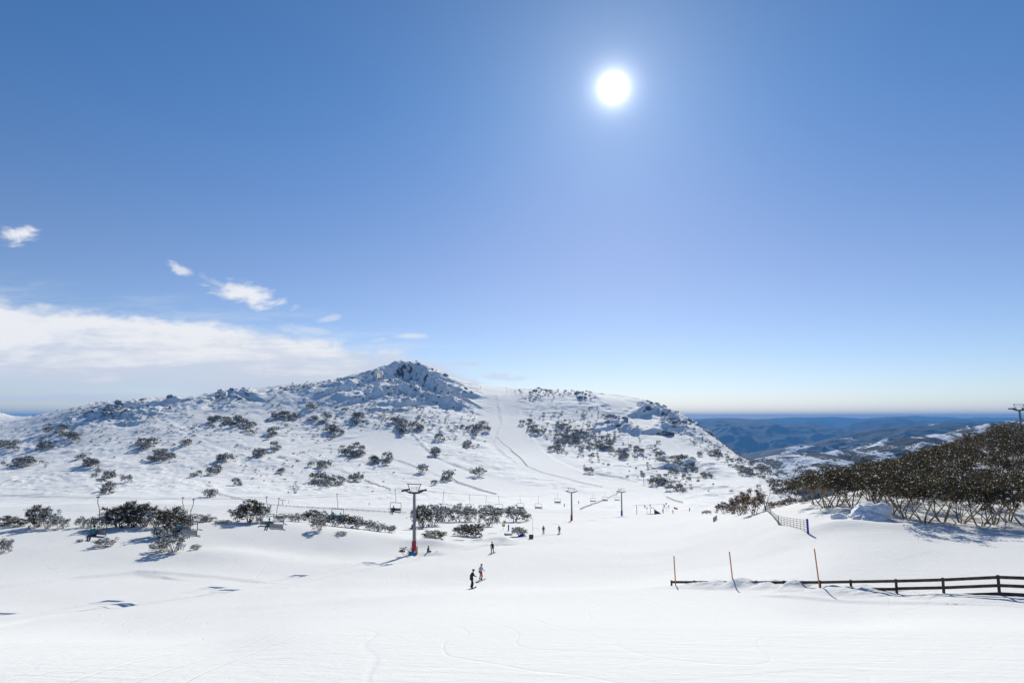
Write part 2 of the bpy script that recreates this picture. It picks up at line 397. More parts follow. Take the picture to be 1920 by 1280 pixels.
class MB:
    def __init__(s): s.v, s.f = [], []
    def box(s, c, size, rot=None, taper=1.0):
        hx, hy, hz = (q / 2 for q in size); n = len(s.v)
        for z in (-1, 1):
            t = taper if z > 0 else 1.0
            for (x, y) in ((-1, -1), (1, -1), (1, 1), (-1, 1)):
                p = Vector((x * hx * t, y * hy * t, z * hz))
                if rot is not None: p = rot @ p
                s.v.append(tuple(p + Vector(c)))
        s.f += [tuple(n + i for i in q) for q in ((3, 2, 1, 0), (4, 5, 6, 7), (0, 1, 5, 4), (1, 2, 6, 5), (2, 3, 7, 6), (3, 0, 4, 7))]
        return s
    def bar(s, a, b, w, h=None):
        a, b = Vector(a), Vector(b); d = b - a
        q = d.to_track_quat('Z', 'Y').to_matrix()
        return s.box((a + b) / 2, (w, h or w, d.length), q)
    def tube(s, pts, r, n=8, caps=True):
        pts = [Vector(p) for p in pts]; rs = r if isinstance(r, (list, tuple)) else [r] * len(pts)
        st = len(s.v); ref = None
        for i, p in enumerate(pts):
            d = (pts[min(i + 1, len(pts) - 1)] - pts[max(i - 1, 0)])
            if d.length < 1e-9: d = Vector((0, 0, 1))
            d.normalize()
            if ref is None: ref = d.orthogonal().normalized()
            ref = (ref - d * ref.dot(d))
            ref = ref.normalized() if ref.length > 1e-6 else d.orthogonal().normalized()
            w = d.cross(ref)
            for k in range(n):
                a = 2 * math.pi * k / n
                s.v.append(tuple(p + (ref * math.cos(a) + w * math.sin(a)) * rs[i]))
        for i in range(len(pts) - 1):
            for k in range(n):
                a, b = st + i * n + k, st + i * n + (k + 1) % n
                s.f.append((a, b, b + n, a + n))
        if caps:
            s.f.append(tuple(st + k for k in reversed(range(n)))); e = st + (len(pts) - 1) * n
            s.f.append(tuple(e + k for k in range(n)))
        return s
    def ball(s, c, r, n=8, m=6):
        c = Vector(c); r = (r, r, r) if isinstance(r, (int, float)) else r
        pts, rs = [], []
        st = len(s.v)
        for i in range(m + 1):
            t = math.pi * i / m
            for k in range(n):
                a = 2 * math.pi * k / n
                s.v.append((c.x + r[0] * math.sin(t) * math.cos(a), c.y + r[1] * math.sin(t) * math.sin(a), c.z - r[2] * math.cos(t)))
        for i in range(m):
            for k in range(n):
                a, b = st + i * n + k, st + i * n + (k + 1) % n
                s.f.append((a, b, b + n, a + n))
        return s
    def build(s, name, mat, parent=None, smooth=False, bevel=0.0, mats=None):
        me = bpy.data.meshes.new(name); me.from_pydata([tuple(v) for v in s.v], [], s.f); me.update()
        me.materials.append(mat)
        if smooth:
            for p in me.polygons: p.use_smooth = True
            try: me.set_sharp_from_angle(angle=math.radians(40))
            except Exception: pass
        o = bpy.data.objects.new(name, me); col.objects.link(o)
        if parent: o.parent = parent
        if bevel:
            b = o.modifiers.new('bevel', 'BEVEL'); b.width = bevel; b.segments = 2; b.limit_method = 'ANGLE'
        return o

def new_mat(name):
    m = bpy.data.materials.new(name); m.use_nodes = True
    nt = m.node_tree; b = nt.nodes['Principled BSDF']
    return m, nt, b
def simple(name, c, rough=0.6, metal=0.0, var=0.15, scale=8.0, bump=0.0):
    m, nt, b = new_mat(name)
    tc = nt.nodes.new('ShaderNodeTexCoord')
    n = noise(nt, tc.outputs['Object'], scale, 5)
    c2 = tuple(q * (1 - var * 1.6) for q in c)
    nt.links.new(mixc(nt, ramp(n, 0.35, 0.65), c2, c), b.inputs['Base Color'])
    b.inputs['Roughness'].default_value = rough; b.inputs['Metallic'].default_value = metal
    if bump:
        bp = nt.nodes.new('ShaderNodeBump'); bp.inputs['Strength'].default_value = bump; bp.inputs['Distance'].default_value = 0.02
        nt.links.new(n.s, bp.inputs['Height']); nt.links.new(bp.outputs[0], b.inputs['Normal'])
    return m
def snow_mat(name, rocky=True, bumpd=0.05, SA=(0.745, 0.74, 0.725), SB=(0.80, 0.79, 0.77)):
    m, nt, b = new_mat(name)
    geo = nt.nodes.new('ShaderNodeNewGeometry'); P = geo.outputs['Position']
    sp = nt.nodes.new('ShaderNodeSeparateXYZ'); nt.links.new(P, sp.inputs[0])
    px, py, pz = (N(nt, sp.outputs[i]) for i in range(3))
    n1 = noise(nt, P, 0.05, 4); n2 = noise(nt, P, 1.3, 6, 0.6)
    snowc = mixc(nt, n1, SA, SB)
    if rocky:
        sn = nt.nodes.new('ShaderNodeSeparateXYZ'); nt.links.new(geo.outputs['Normal'], sn.inputs[0])
        nr = noise(nt, P, 0.09, 7, 0.65)
        steep = ramp(N(nt, sn.outputs[2]) + (nr - 0.5) * 1.1, 0.36, 0.44, 1.0, 0.0)
        rc = mixc(nt, noise(nt, P, 0.7, 6, 0.7), (0.05, 0.05, 0.055), (0.20, 0.175, 0.155))
        cc = mixc(nt, steep, snowc, rc)
        nt.links.new(cc, b.inputs['Base Color'])
    else:
        nt.links.new(snowc, b.inputs['Base Color'])
    b.inputs['Roughness'].default_value = 0.85
    b.inputs['Specular IOR Level'].default_value = 0.12
    if 'Sheen Weight' in b.inputs:
        b.inputs['Sheen Weight'].default_value = 0.05; b.inputs['Sheen Roughness'].default_value = 0.5
    # wind crust: stretched ripples, groomer corduroy and ski scratches
    rp = noise(nt, comb(nt, px * 0.55 + py * 0.25, py * 1.0 - px * 0.2, 0.0), 1.0, 7, 0.62, 0.8)
    fine = noise(nt, P, 3.2, 6, 0.7)
    trk = noise(nt, comb(nt, px * 0.05 - py * 0.015, py * 0.6 + px * 0.12, 3.0), 2.0, 5, 0.7, 2.0)
    tl = noise(nt, comb(nt, px * 0.10 + py * 0.02, py * 0.035, 5.0), 1.0, 2, 0.4, 0.6)
    tl2 = noise(nt, comb(nt, px * 0.06 - py * 0.05, py * 0.06, 9.0), 1.0, 2, 0.4, 0.6)
    lin = ramp((tl * 9.0).fn('FRACT'), 0.0, 0.05) * ramp((tl * 9.0).fn('FRACT'), 0.95, 1.0, 1.0, 0.0) + ramp((tl2 * 7.0).fn('FRACT'), 0.0, 0.04)
    hgt = rp * 0.55 + fine * 0.6 + trk * 0.7 + lin * 0.2
    bp = nt.nodes.new('ShaderNodeBump'); bp.inputs['Strength'].default_value = 1.0; bp.inputs['Distance'].default_value = bumpd
    nt.links.new(hgt.s, bp.inputs['Height']); nt.links.new(bp.outputs[0], b.inputs['Normal'])
    return m
M = {}
M['snow'] = snow_mat('snow', rocky=False, bumpd=0.06)
M['mountain'] = snow_mat('mountain_snow', rocky=True, bumpd=0.2, SA=(0.91, 0.90, 0.875), SB=(0.94, 0.93, 0.90))

def grid_mesh(name, Ys, Ss, hf, mat, yoff=14.0):
    Yg, Sg = np.meshgrid(Ys, Ss, indexing='ij')
    Xg = Sg * (Yg + yoff * np.exp(-np.maximum(Yg, 0) / 40.0) + np.where(Yg < 0, -Yg, 0))
    Z = hf(Xg, Yg)
    V = np.stack([Xg, Yg, Z], -1).reshape(-1, 3)
    ny, ns = len(Ys), len(Ss)
    i = np.arange(ny - 1)[:, None] * ns + np.arange(ns - 1)[None]
    Fq = np.stack([i, i + 1, i + ns + 1, i + ns], -1).reshape(-1, 4)
    return mesh_np(name, V, Fq, mat)
YN = np.concatenate([np.linspace(-60, 6, 30)[:-1], np.exp(np.linspace(math.log(6), math.log(330), 620))])
slope = tag(grid_mesh('snow_slope', YN, np.linspace(-1.22, 1.3, 900), land, M['snow']),
            'smooth white groomed snow slope filling the foreground', kind='structure')
YM = np.concatenate([np.linspace(330, 1260, 420), np.linspace(1265, 1700, 50)])
mount = tag(grid_mesh('mountain', YM, np.linspace(-1.22, 1.1, 1450), land, M['mountain']),
            'snowy rocky mountain with groomed runs', kind='structure')

# ------------------------------------------------------------------ far country on the right, beyond the valley
def far_mat(name, thr, dark, sc_, sx=1.0):
    m, nt, b = new_mat(name)
    geo = nt.nodes.new('ShaderNodeNewGeometry'); P = geo.outputs['Position']
    sp = nt.nodes.new('ShaderNodeSeparateXYZ'); nt.links.new(P, sp.inputs[0])
    px, py, pz = (N(nt, sp.outputs[i]) for i in range(3))
    n = noise(nt, comb(nt, px * sx, py * 0.7, pz * 2.0), sc_, 8, 0.66, 0.5)
    n2 = noise(nt, P, sc_ * 6, 5, 0.7)
    f = ramp(n + (n2 - 0.5) * 0.35, thr - 0.02, thr + 0.02)
    fc = mixc(nt, n2, dark, tuple(q * 1.5 for q in dark))
    nt.links.new(mixc(nt, f, fc, (0.82, 0.84, 0.87)), b.inputs['Base Color'])
    b.inputs['Roughness'].default_value = 0.9; b.inputs['Specular IOR Level'].default_value = 0.1
    return m
def ridge(name, pts, Ya, Yc, Yb, mat, lam, amp, seed, label, zfoot=-260, ns=420, ny=90, pw=1.3):
    """A broad hill range: its crest at distance Yc is as high as the rows in pts; it falls away to the valley on both sides."""
    cx = np.array([(p[0] - 960) / F for p in pts]); cz = np.array([tv(p[1]) * Yc for p in pts])
    def hf(X, Y):
        s = X / Y * 1.0
        c = pchip(cx, cz, np.clip(X / Yc, cx[0], cx[-1]))
        t = np.where(Y < Yc, (Yc - Y) / (Yc - Ya), (Y - Yc) / (Yb - Yc))
        k = np.clip(1 - t ** pw, 0, 1)
        z = zfoot + (c - zfoot) * k
        return z + (ridged(X, Y, lam, 5, seed) - 0.72) * amp * np.clip(t * 4 + 0.12, 0, 1) + (fbm(X, Y, lam * .2, 4, seed + 5) - .5) * amp * .22
    Ys = np.concatenate([np.linspace(Ya, Yc, ny), np.linspace(Yc, Yb, 24)[1:]])
    return tag(grid_mesh(name, Ys, np.linspace(cx[0] - .02, cx[-1] + .02, ns), hf, mat, yoff=0), label, kind='structure')
DK = (0.006, 0.010, 0.011)
ridge('snowfield_hills', [(1150, 905), (1300, 885), (1400, 862), (1440, 853), (1520, 846), (1600, 838), (1700, 818), (1790, 806), (1850, 792), (1900, 786), (2100, 780), (2500, 775)],
      900, 2300, 3600, far_mat('open_snowfield', 0.53, DK, 0.013, 1.0), 420, 60, 5, 'open snowfields and dark scrub beyond the valley', -330, 620, 260, 1.15)
ridge('valley_hills', [(1150, 880), (1300, 866), (1420, 850), (1460, 838), (1520, 828), (1570, 818), (1640, 805), (1700, 797), (1760, 790), (1850, 789), (1950, 785), (2500, 782)],
      3300, 5200, 6800, far_mat('forested_hills', 0.60, DK, 0.0022, 0.8), 900, 170, 15, 'dark forested hills with snow patches', -420, 520, 150, 1.3)
ridge('blue_ridge', [(1000, 790), (1200, 787), (1310, 785), (1360, 784), (1430, 790), (1480, 792), (1515, 788), (1560, 797), (1620, 789), (1690, 785), (1760, 789), (1850, 787), (2500, 788)],
      6800, 9800, 12500, far_mat('hazy_forest', 0.80, (0.006, 0.011, 0.013), 0.0012), 1800, 420, 25, 'long blue mountain ridge fading in haze', -620, 420, 90, 1.3)
ridge('distant_ridge', [(-600, 790), (800, 786), (1100, 784), (1310, 784), (1370, 782), (1440, 784), (1540, 780), (1600, 782), (1680, 780), (1760, 782), (1900, 783), (2600, 783)],
      14500, 17500, 20500, far_mat('distant_forest', 0.9, (0.015, 0.025, 0.025), 0.0006), 3000, 350, 35, 'palest farthest ridge on the horizon', -700, 380, 40, 1.3)
# the low country under it all
vf = MB(); R = 25000
for k in range(64):
    a, b = 2 * math.pi * k / 64, 2 * math.pi * (k + 1) / 64
    n = len(vf.v)
    vf.v += [(0, 0, -560), (R * math.cos(a), R * math.sin(a), -700), (R * math.cos(b), R * math.sin(b), -700)]; vf.f.append((n, n + 1, n + 2))
tag(vf.build('valley_floor', far_mat('lowland_forest', 0.7, DK, 0.001)), 'dark forested low country', kind='structure')

# haze: one closed box of even air round everything
hz = MB().box((0, 0, -303), (52000, 52000, 2 * 423.0)).build('haze', bpy.data.materials.new('haze_air'))
m = hz.data.materials[0]; m.use_nodes = True; nt = m.node_tree; nt.nodes.clear()
o_ = nt.nodes.new('ShaderNodeOutputMaterial'); pv = nt.nodes.new('ShaderNodeVolumePrincipled')
nt.links.new(pv.outputs[0], o_.inputs['Volume'])
pv.inputs['Color'].default_value = (0.15, 0.46, 1.0, 1); pv.inputs['Density'].default_value = 8.5e-5
pv.inputs['Anisotropy'].default_value = 0.0
tag(hz, 'thin blue haze of the air over the valleys', kind='stuff')

# ------------------------------------------------------------------ plant materials
def leaf_mat(name, ca, cb, cc):
    m, nt, b = new_mat(name)
    g = nt.nodes.new('ShaderNodeNewGeometry'); oi = nt.nodes.new('ShaderNodeObjectInfo')
    r = N(nt, g.outputs['Random Per Island'])
    c1 = mixc(nt, ramp(r, 0.1, 0.7), ca, cb)
    c2 = mixc(nt, ramp(r, 0.86, 0.9), c1, cc)
    c3 = mixc(nt, N(nt, oi.outputs['Random']) * 0.45, c2, tuple(q * 1.25 for q in cb))
    nt.links.new(c3, b.inputs['Base Color'])
    b.inputs['Roughness'].default_value = 0.5; b.inputs['Specular IOR Level'].default_value = 0.14
    tl = nt.nodes.new('ShaderNodeBsdfTranslucent'); mxs = nt.nodes.new('ShaderNodeMixShader'); mxs.inputs[0].default_value = 0.16
    gm = nt.nodes.new('ShaderNodeVectorMath'); gm.operation = 'MULTIPLY'; gm.inputs[1].default_value = (1.4, 1.3, .7)
    nt.links.new(c3, gm.inputs[0]); nt.links.new(gm.outputs[0], tl.inputs[0])
    nt.links.new(b.outputs[0], mxs.inputs[1]); nt.links.new(tl.outputs[0], mxs.inputs[2])
    nt.links.new(mxs.outputs[0], nt.nodes['Material Output'].inputs['Surface'])
    return m
M['leaf'] = leaf_mat('gum_leaves', (0.024, 0.024, 0.011), (0.072, 0.054, 0.024), (0.17, 0.11, 0.05))
M['leaf_frost'] = leaf_mat('frosted_leaves', (0.030, 0.030, 0.014), (0.115, 0.090, 0.048), (0.45, 0.42, 0.38))
M['leaf_brown'] = leaf_mat('brown_leaves', (0.05, 0.032, 0.018), (0.16, 0.095, 0.05), (0.30, 0.24, 0.19))
M['bark'] = simple('gum_bark', (0.46, 0.33, 0.19), 0.8, var=0.45, scale=1.6)
M['bark_grey'] = simple('grey_bark', (0.20, 0.18, 0.165), 0.85, var=0.3, scale=2.0)
M['snowlump'] = simple('snow_lump', (0.86, 0.87, 0.89), 0.8, var=0.02, scale=3)

def snow_gum(rnd, h, w, nstem, ncl, nleaf, lsize, clr, snowf, lean=0.0, low=0.30, twig=True, arc=1.0, slump=1.0, thick=.019):
    """Many-stemmed snow gum: returns (trunk MB, leaf V/F arrays, snow MB)."""
    tr, sn = MB(), MB(); LV = []
    tips = []
    for i in range(nstem):
        a = 2 * math.pi * (i + rnd.random() * .7) / nstem
        out = w * 0.5 * rnd.uniform(.45, 1.0); hh = h * rnd.uniform(.72, .98)
        b0 = Vector((math.cos(a) * .10 * h / 4, math.sin(a) * .10 * h / 4, -0.3))
        pts, rs = [b0], [thick * h * rnd.uniform(.7, 1.15)]
        nseg = 5; wob = Vector((rnd.uniform(-1, 1), rnd.uniform(-1, 1), 0)) * .06 * h
        for k in range(1, nseg + 1):
            t = k / nseg
            p = Vector((math.cos(a) * out * t ** .8 * arc + lean * h * t, math.sin(a) * out * t ** .8 * arc, hh * .80 * t ** 1.15))
            p += wob * math.sin(t * 5 + i)
            pts.append(p); rs.append(rs[0] * (1 - .78 * t))
        tr.tube(pts, rs, 5, False)
        for j in range(3 if twig else 1):
            k = rnd.choice([3, 4, 5]); s0 = pts[k - 1].lerp(pts[k], rnd.random())
            a2 = a + rnd.uniform(-1.3, 1.3); L = h * rnd.uniform(.22, .36)
            e = s0 + Vector((math.cos(a2) * L * .8, math.sin(a2) * L * .8, L * rnd.uniform(.45, .9)))
            mid = s0.lerp(e, .5) + Vector((0, 0, -.05 * L))
            tr.tube([s0, mid, e], [rs[k] * .8, rs[k] * .5, .008 * h / 4 + .004], 4, False)
            tips.append(e)
        tips.append(pts[-1])
    lv = []
    for c in range(ncl):
        t = tips[c % len(tips)]
        if c < len(tips): p = t.copy()
        else:
            a = rnd.random() * 6.283; r = w * .5 * math.sqrt(rnd.random()); zz = 1 - (r / (w * .5)) ** 2 * .45
            p = Vector((math.cos(a) * r + lean * h * .8, math.sin(a) * r, h * (low + (zz - low) * (1 - rnd.random() ** 2.2 * .9))))
        R = clr * rnd.uniform(.55, 1.25)
        p.z = max(p.z, R * .5)
        for q in range(int(nleaf * rnd.uniform(.6, 1.3))):
            d = Vector((rnd.gauss(0, 1), rnd.gauss(0, 1), rnd.gauss(0, .62))); d *= R * .55
            lv.append(tuple(p + d))
        for q in range(4):
            if rnd.random() > snowf: continue
            rr = R * rnd.uniform(.16, .42) * slump
            st = len(sn.v); e = rnd.random() * 6.28; er = R * rnd.uniform(.1, .8)
            sn.ball(p + Vector((math.cos(e) * er, math.sin(e) * er, R * rnd.uniform(-.1, .62) - er * .25)), (rr * rnd.uniform(.8, 1.5), rr * rnd.uniform(.8, 1.5), rr * rnd.uniform(.4, .7)), 5, 3)
            for kk in range(st, len(sn.v)):
                v = sn.v[kk]; sn.v[kk] = (v[0] + rnd.uniform(-.15, .15) * rr, v[1] + rnd.uniform(-.15, .15) * rr, v[2] + rnd.uniform(-.15, .15) * rr)
    P = np.array(lv); n = len(P)
    rg = np.random.RandomState(rnd.randrange(1 << 30))
    u = rg.normal(size=(n, 3)); u[:, 2] -= .5; u /= np.linalg.norm(u, axis=1)[:, None]
    v = np.cross(u, rg.normal(size=(n, 3))); v /= np.linalg.norm(v, axis=1)[:, None]
    sz = lsize * rg.uniform(.6, 1.3, (n, 1))
    V = np.stack([P - u * sz, P + v * sz * .42, P + u * sz, P - v * sz * .42], 1).reshape(-1, 3)
    V[:, 2] = np.maximum(V[:, 2], -.05)
    return tr, V, sn
def tree_obj(name, parts, mats, label, cat, group=None):
    tr, V, sn = parts
    root = empty(name, label=label, cat=cat, group=group)
    tr.build('trunk', mats[0], root, smooth=True)
    me = bpy.data.meshes.new('crown'); n = len(V)
    me.from_pydata([tuple(q) for q in V.tolist()] + list(sn.v), [], [tuple(4 * i + k for k in range(4)) for i in range(n // 4)] + [tuple(n + q for q in f) for f in sn.f])
    me.polygons.foreach_set('material_index', [0] * (n // 4) + [1] * len(sn.f)); me.update()
    me.materials.append(mats[1]); me.materials.append(M['snowlump'])
    o = bpy.data.objects.new('crown', me); col.objects.link(o); o.parent = root
    return root
def shrub_obj(name, parts, mats, label, cat, group=None):     # a few pixels tall: one mesh
    tr, V, sn = parts
    me = bpy.data.meshes.new(name)
    vs = list(tr.v) + [tuple(q) for q in V.tolist()] + list(sn.v)
    a, b = len(tr.v), len(tr.v) + len(V)
    fs = list(tr.f) + [tuple(a + 4 * i + k for k in range(4)) for i in range(len(V) // 4)] + [tuple(b + q for q in f) for f in sn.f]
    me.from_pydata(vs, [], fs)
    mi = [0] * len(tr.f) + [1] * (len(V) // 4) + [2] * len(sn.f)
    me.polygons.foreach_set('material_index', mi); me.update()
    for m in (*mats, M['snowlump']): me.materials.append(m)
    o = bpy.data.objects.new(name, me); col.objects.link(o)
    return tag(o, label, cat, group)
def place(o, p, s=1.0, rz=0.0, sink=0.0):
    o.location = (p[0], p[1], p[2] - sink); o.rotation_euler = (0, 0, rz)
    o.scale = s if isinstance(s, tuple) else (s, s, s)

# ---- scrub on the mountain
R1 = random.Random(11)
SHR = []
for i in range(7):
    p = snow_gum(R1, 3.6, R1.uniform(4.6, 7.4), R1.choice([5, 6, 7]), 44, 15, .30, .66, .5 if i < 4 else .3, low=.08, twig=False, slump=1.3)
    SHR.append(p)
for i in range(2):      # nearly bare ones
    SHR.append(snow_gum(R1, 3.4, 3.4, 8, 6, 8, .22, .45, .5, low=.2, twig=True))
CLU = [ # px, row, half width, half height, count, where
 (22, 836, 28, 8, 6, 'at the far left edge of the mountain'), (105, 806, 18, 8, 6, 'under the left rocks, upper patch'), (132, 820, 16, 9, 6, 'under the left rocks, lower patch'),
 (78, 838, 30, 9, 8, 'in the long band at left, middle of the slope'), (36, 866, 36, 9, 12, 'in the dense patch low at far left'), (86, 874, 8, 4, 1, 'standing alone right of the far left patch'),
 (150, 855, 9, 5, 3, 'in the small clump above the meadow at left'), (175, 875, 18, 10, 9, 'in the dark clump above the left bank'), (202, 895, 13, 7, 4, 'in the ragged clump trailing down at left'),
 (196, 918, 9, 5, 3, 'in the lowest clump above the left bank'), (240, 901, 4, 2, 1, 'standing alone with a long shadow above the left bank'),
 (275, 834, 22, 6, 8, 'in the rounded clump on the open left slope'), (285, 857, 10, 5, 3, 'in the little clump left of the tall leaning patch'), (308, 855, 18, 14, 12, 'in the tall leaning patch on the left slope'),
 (348, 832, 7, 6, 3, 'at the upper tip of the leaning patch'), (412, 861, 12, 5, 4, 'in the upper of two clumps left of the cat track'), (396, 880, 14, 7, 5, 'in the lower of two clumps left of the cat track'),
 (365, 891, 5, 3, 1, 'standing alone left of the two clumps'), (398, 926, 8, 4, 2, 'at the left end of the long track edge'), (446, 905, 6, 7, 2, 'by the track bend with bare stems'),
 (410, 789, 25, 7, 10, 'in the band below the round rock knoll'), (455, 792, 22, 9, 12, 'in the thick patch below the round rock knoll'), (472, 806, 14, 5, 5, 'in the fringe below the thick knoll patch'), (381, 799, 8, 3, 2, 'in the pair left of the knoll band'),
 (535, 780, 22, 9, 12, 'in the large patch on the upper middle slope'), (580, 764, 8, 5, 3, 'in the small clump above the upper middle patches'), (598, 783, 18, 7, 8, 'in the second large patch on the upper middle slope'),
 (625, 808, 15, 12, 11, 'in the dark patch casting blue shade in mid slope'), (666, 784, 15, 8, 8, 'in the patch under the peak rocks'), (651, 768, 8, 5, 2, 'in the pair under the left peak ledge'),
 (505, 813, 12, 6, 4, 'in the blue shaded clump above the traverse'), (485, 849, 15, 6, 5, 'in the clump below the traverse at left'), (512, 839, 12, 4, 3, 'along the traverse at left'),
 (663, 845, 23, 10, 13, 'in the rounded snowy patch in mid mountain'), (700, 866, 7, 7, 4, 'in the left of the twin clumps'), (723, 861, 11, 6, 4, 'in the right of the twin clumps'),
 (520, 881, 9, 6, 3, 'in the clump on the lower slope with bare twigs'), (597, 871, 17, 4, 5, 'in the flat clump by the snow fence'), (612, 903, 28, 7, 10, 'in the arched row on the lower slope'), (663, 894, 10, 4, 3, 'at the head of the lower snow fence'),
 (555, 920, 6, 1.5, 1, 'half buried on the lower slope'), (791, 882, 4, 5, 2, 'by the run fence in mid slope'), (815, 902, 5, 5, 1, 'standing alone left of the dark pair'), (833, 897, 8, 8, 3, 'in the dark group by the run edge'),
 (828, 821, 8, 4, 3, 'in the small clump below the peak at right'), (875, 834, 11, 4, 3, 'in the clump between the two runs'), (905, 800, 22, 11, 12, 'in the open patch left of the upper run'),
 (865, 800, 15, 5, 4, 'below the right shoulder of the peak'), (768, 803, 24, 8, 12, 'in the wide patch below the shaded cliffs'), (748, 788, 12, 5, 4, 'just under the shaded cliffs'),
 (816, 850, 12, 7, 5, 'along the blue shaded bank of the run'), (899, 885, 5, 3, 2, 'on the edge of the groomed run'),
 (1000, 806, 14, 8, 9, 'at the left rim of the scrubby face'), (984, 790, 18, 6, 5, 'high on the left of the scrubby face'), (1045, 838, 20, 9, 11, 'in the lower left patch of the scrubby face'),
 (1060, 800, 18, 6, 5, 'in the upper middle of the scrubby face'), (1078, 820, 34, 12, 22, 'in the middle of the scrubby face'), (1125, 832, 32, 14, 22, 'in the right half of the scrubby face'),
 (1165, 850, 24, 8, 12, 'at the lower right of the scrubby face'), (1290, 868, 28, 9, 16, 'in the shaded grove on the right flank'), (1270, 858, 12, 5, 4, 'above the shaded grove on the right flank'),
 (1318, 886, 14, 6, 6, 'at the foot of the shaded grove'), (1240, 906, 20, 6, 9, 'in the low row near the foot of the right flank'), (1272, 916, 14, 4, 5, 'in the right end of the low row'),
 (1236, 849, 8, 4, 3, 'in the small blue shaded clump beside the right run'), (1345, 846, 12, 6, 5, 'high on the right flank'), (1312, 845, 12, 6, 4, 'left of the right flank edge'),
 (1396, 884, 12, 6, 7, 'low on the right flank'), (1425, 880, 10, 7, 7, 'at the right rim of the mountain'), (1240, 828, 8, 5, 2, 'below the shaded gully rocks'),
 (1262, 882, 8, 3, 2, 'in the pair above the low row'), (1195, 846, 9, 6, 4, 'beside the lift pylons on the face')]
GR = 'small snow gums scattered on the mountain'
nsh, first, scrub_pts = 0, {}, []
_tot = sum(c[4] for c in CLU); _f = 288 / _tot
for (cx, cy, rx, ry, n, where) in CLU:
    for k in range(max(1, int(n * _f + 0.5))):
        a, r = R1.random() * 6.283, math.sqrt(R1.random())
        gpnt = gp(cx + rx * r * math.cos(a), cy + 4 + ry * r * math.sin(a), 240)
        if nsh >= 292: scrub_pts.append(gpnt); continue
        bare = R1.random() < .12
        i = R1.randrange(7, 9) if bare else R1.randrange(7)
        if i in first:
            o = first[i].copy(); col.objects.link(o)
        else:
            o = first[i] = shrub_obj('snow_gum_shrub', SHR[i], (M['bark_grey'], M['leaf_frost']), None, 'shrub')
        tag(o, 'small frosted snow gum ' + where, 'shrub', GR)
        s = R1.uniform(.95, 2.0) * (0.8 if cx > 960 else 1.05) * (gpnt.y / 650) ** .35
        place(o, gpnt, (s * R1.uniform(.9, 1.2), s * R1.uniform(.9, 1.2), s), R1.random() * 6.28, .12)
        nsh += 1
b1 = gp(1104, 886, 240); bs = first[0].copy(); col.objects.link(bs); place(bs, b1, 1.6, 1.0, .2); bs.data = bs.data.copy(); bs.data.materials[1] = M['leaf_brown']
tag(bs, 'round brown bush standing alone beside the broad groomed run', 'shrub', GR)
# past the three hundred largest: the rest of the scrub, poking through between them
fill = []
for (cx, cy, rx, ry, n, where) in CLU:
    for k in range(int(n * .8)):
        p = near(cx + R1.gauss(0, .6) * rx, cy + 4 + R1.gauss(0, .6) * ry, 260)
        if p is not None and p[1] > 300: fill.append((p, R1.uniform(.45, 1.15)))
for (cx, cy, rx, ry, n, sz) in ((1085, 815, 120, 55, 230, .5), (1290, 860, 120, 50, 170, .5), (900, 790, 60, 40, 40, .4), (640, 790, 170, 60, 140, .38), (250, 800, 230, 50, 170, .38), (760, 785, 110, 35, 140, .42), (560, 880, 240, 40, 60, .32), (1240, 905, 90, 20, 50, .45), (1030, 738, 90, 10, 50, .5),
        (1400, 880, 50, 25, 90, .55), (430, 745, 60, 10, 30, .5), (200, 775, 60, 12, 40, .5), (600, 725, 90, 10, 30, .4), (780, 720, 60, 25, 60, .45), (1340, 830, 60, 35, 60, .4)):
    for k in range(int(n * 1.7)):
        p = near(cx + R1.gauss(0, .5) * rx, cy + R1.gauss(0, .5) * ry, 300)
        if p is not None and p[1] > 335: fill.append((p, R1.uniform(.6, 1.4) * sz))
rs_ = np.random.RandomState(4); VV, SV, SF_ = [], [], []
sh_V = [q[1].reshape(-1, 4, 3) for q in SHR]; sh_S = [(np.array(q[2].v), q[2].f) for q in SHR]
off = 0
rmk = run_mask(np.array([p[0] for p, _ in fill]), np.array([p[1] for p, _ in fill]))
fill = [q for q, r in zip(fill, rmk) if r < .3]
gzv = land(np.array([p[0] for p, _ in fill]), np.array([p[1] for p, _ in fill]))
for (p, s), z in zip(fill, gzv):
    i = rs_.randint(len(SHR)); a = rs_.rand() * 6.28; s *= (p[1] / 650) ** .35; c, s_ = math.cos(a) * s, math.sin(a) * s
    Q = sh_V[i][rs_.rand(len(sh_V[i])) < .5]; Mx = np.array([[c, -s_, 0], [s_, c, 0], [0, 0, s * 1.1]])
    cen = Q.mean(1, keepdims=True); Q = cen + (Q - cen) * 1.35
    o3 = np.array([p[0], p[1], z - .1]); VV.append(Q.reshape(-1, 3) @ Mx.T + o3)
    vs, fs = sh_S[i]
    if len(vs) and s > .35:
        SV.append(vs @ Mx.T + o3); SF_ += [tuple(off + q for q in f) for f in fs]; off += len(vs)
VV = np.concatenate(VV); SV = np.concatenate(SV); n = len(VV)
me = bpy.data.meshes.new('scrub'); SF4 = [tuple(n + q for q in f) for f in SF_]
Fq = np.concatenate([np.arange(n).reshape(-1, 4), np.array(SF4)])
so = mesh_np('scrub', np.concatenate([VV, SV]), Fq, [M['leaf_frost'], M['snowlump']], smooth=False, mi=np.concatenate([np.zeros(n // 4), np.ones(len(SF4))]))
tag(so, 'frosted scrub poking through the snow all over the mountain', kind='stuff')

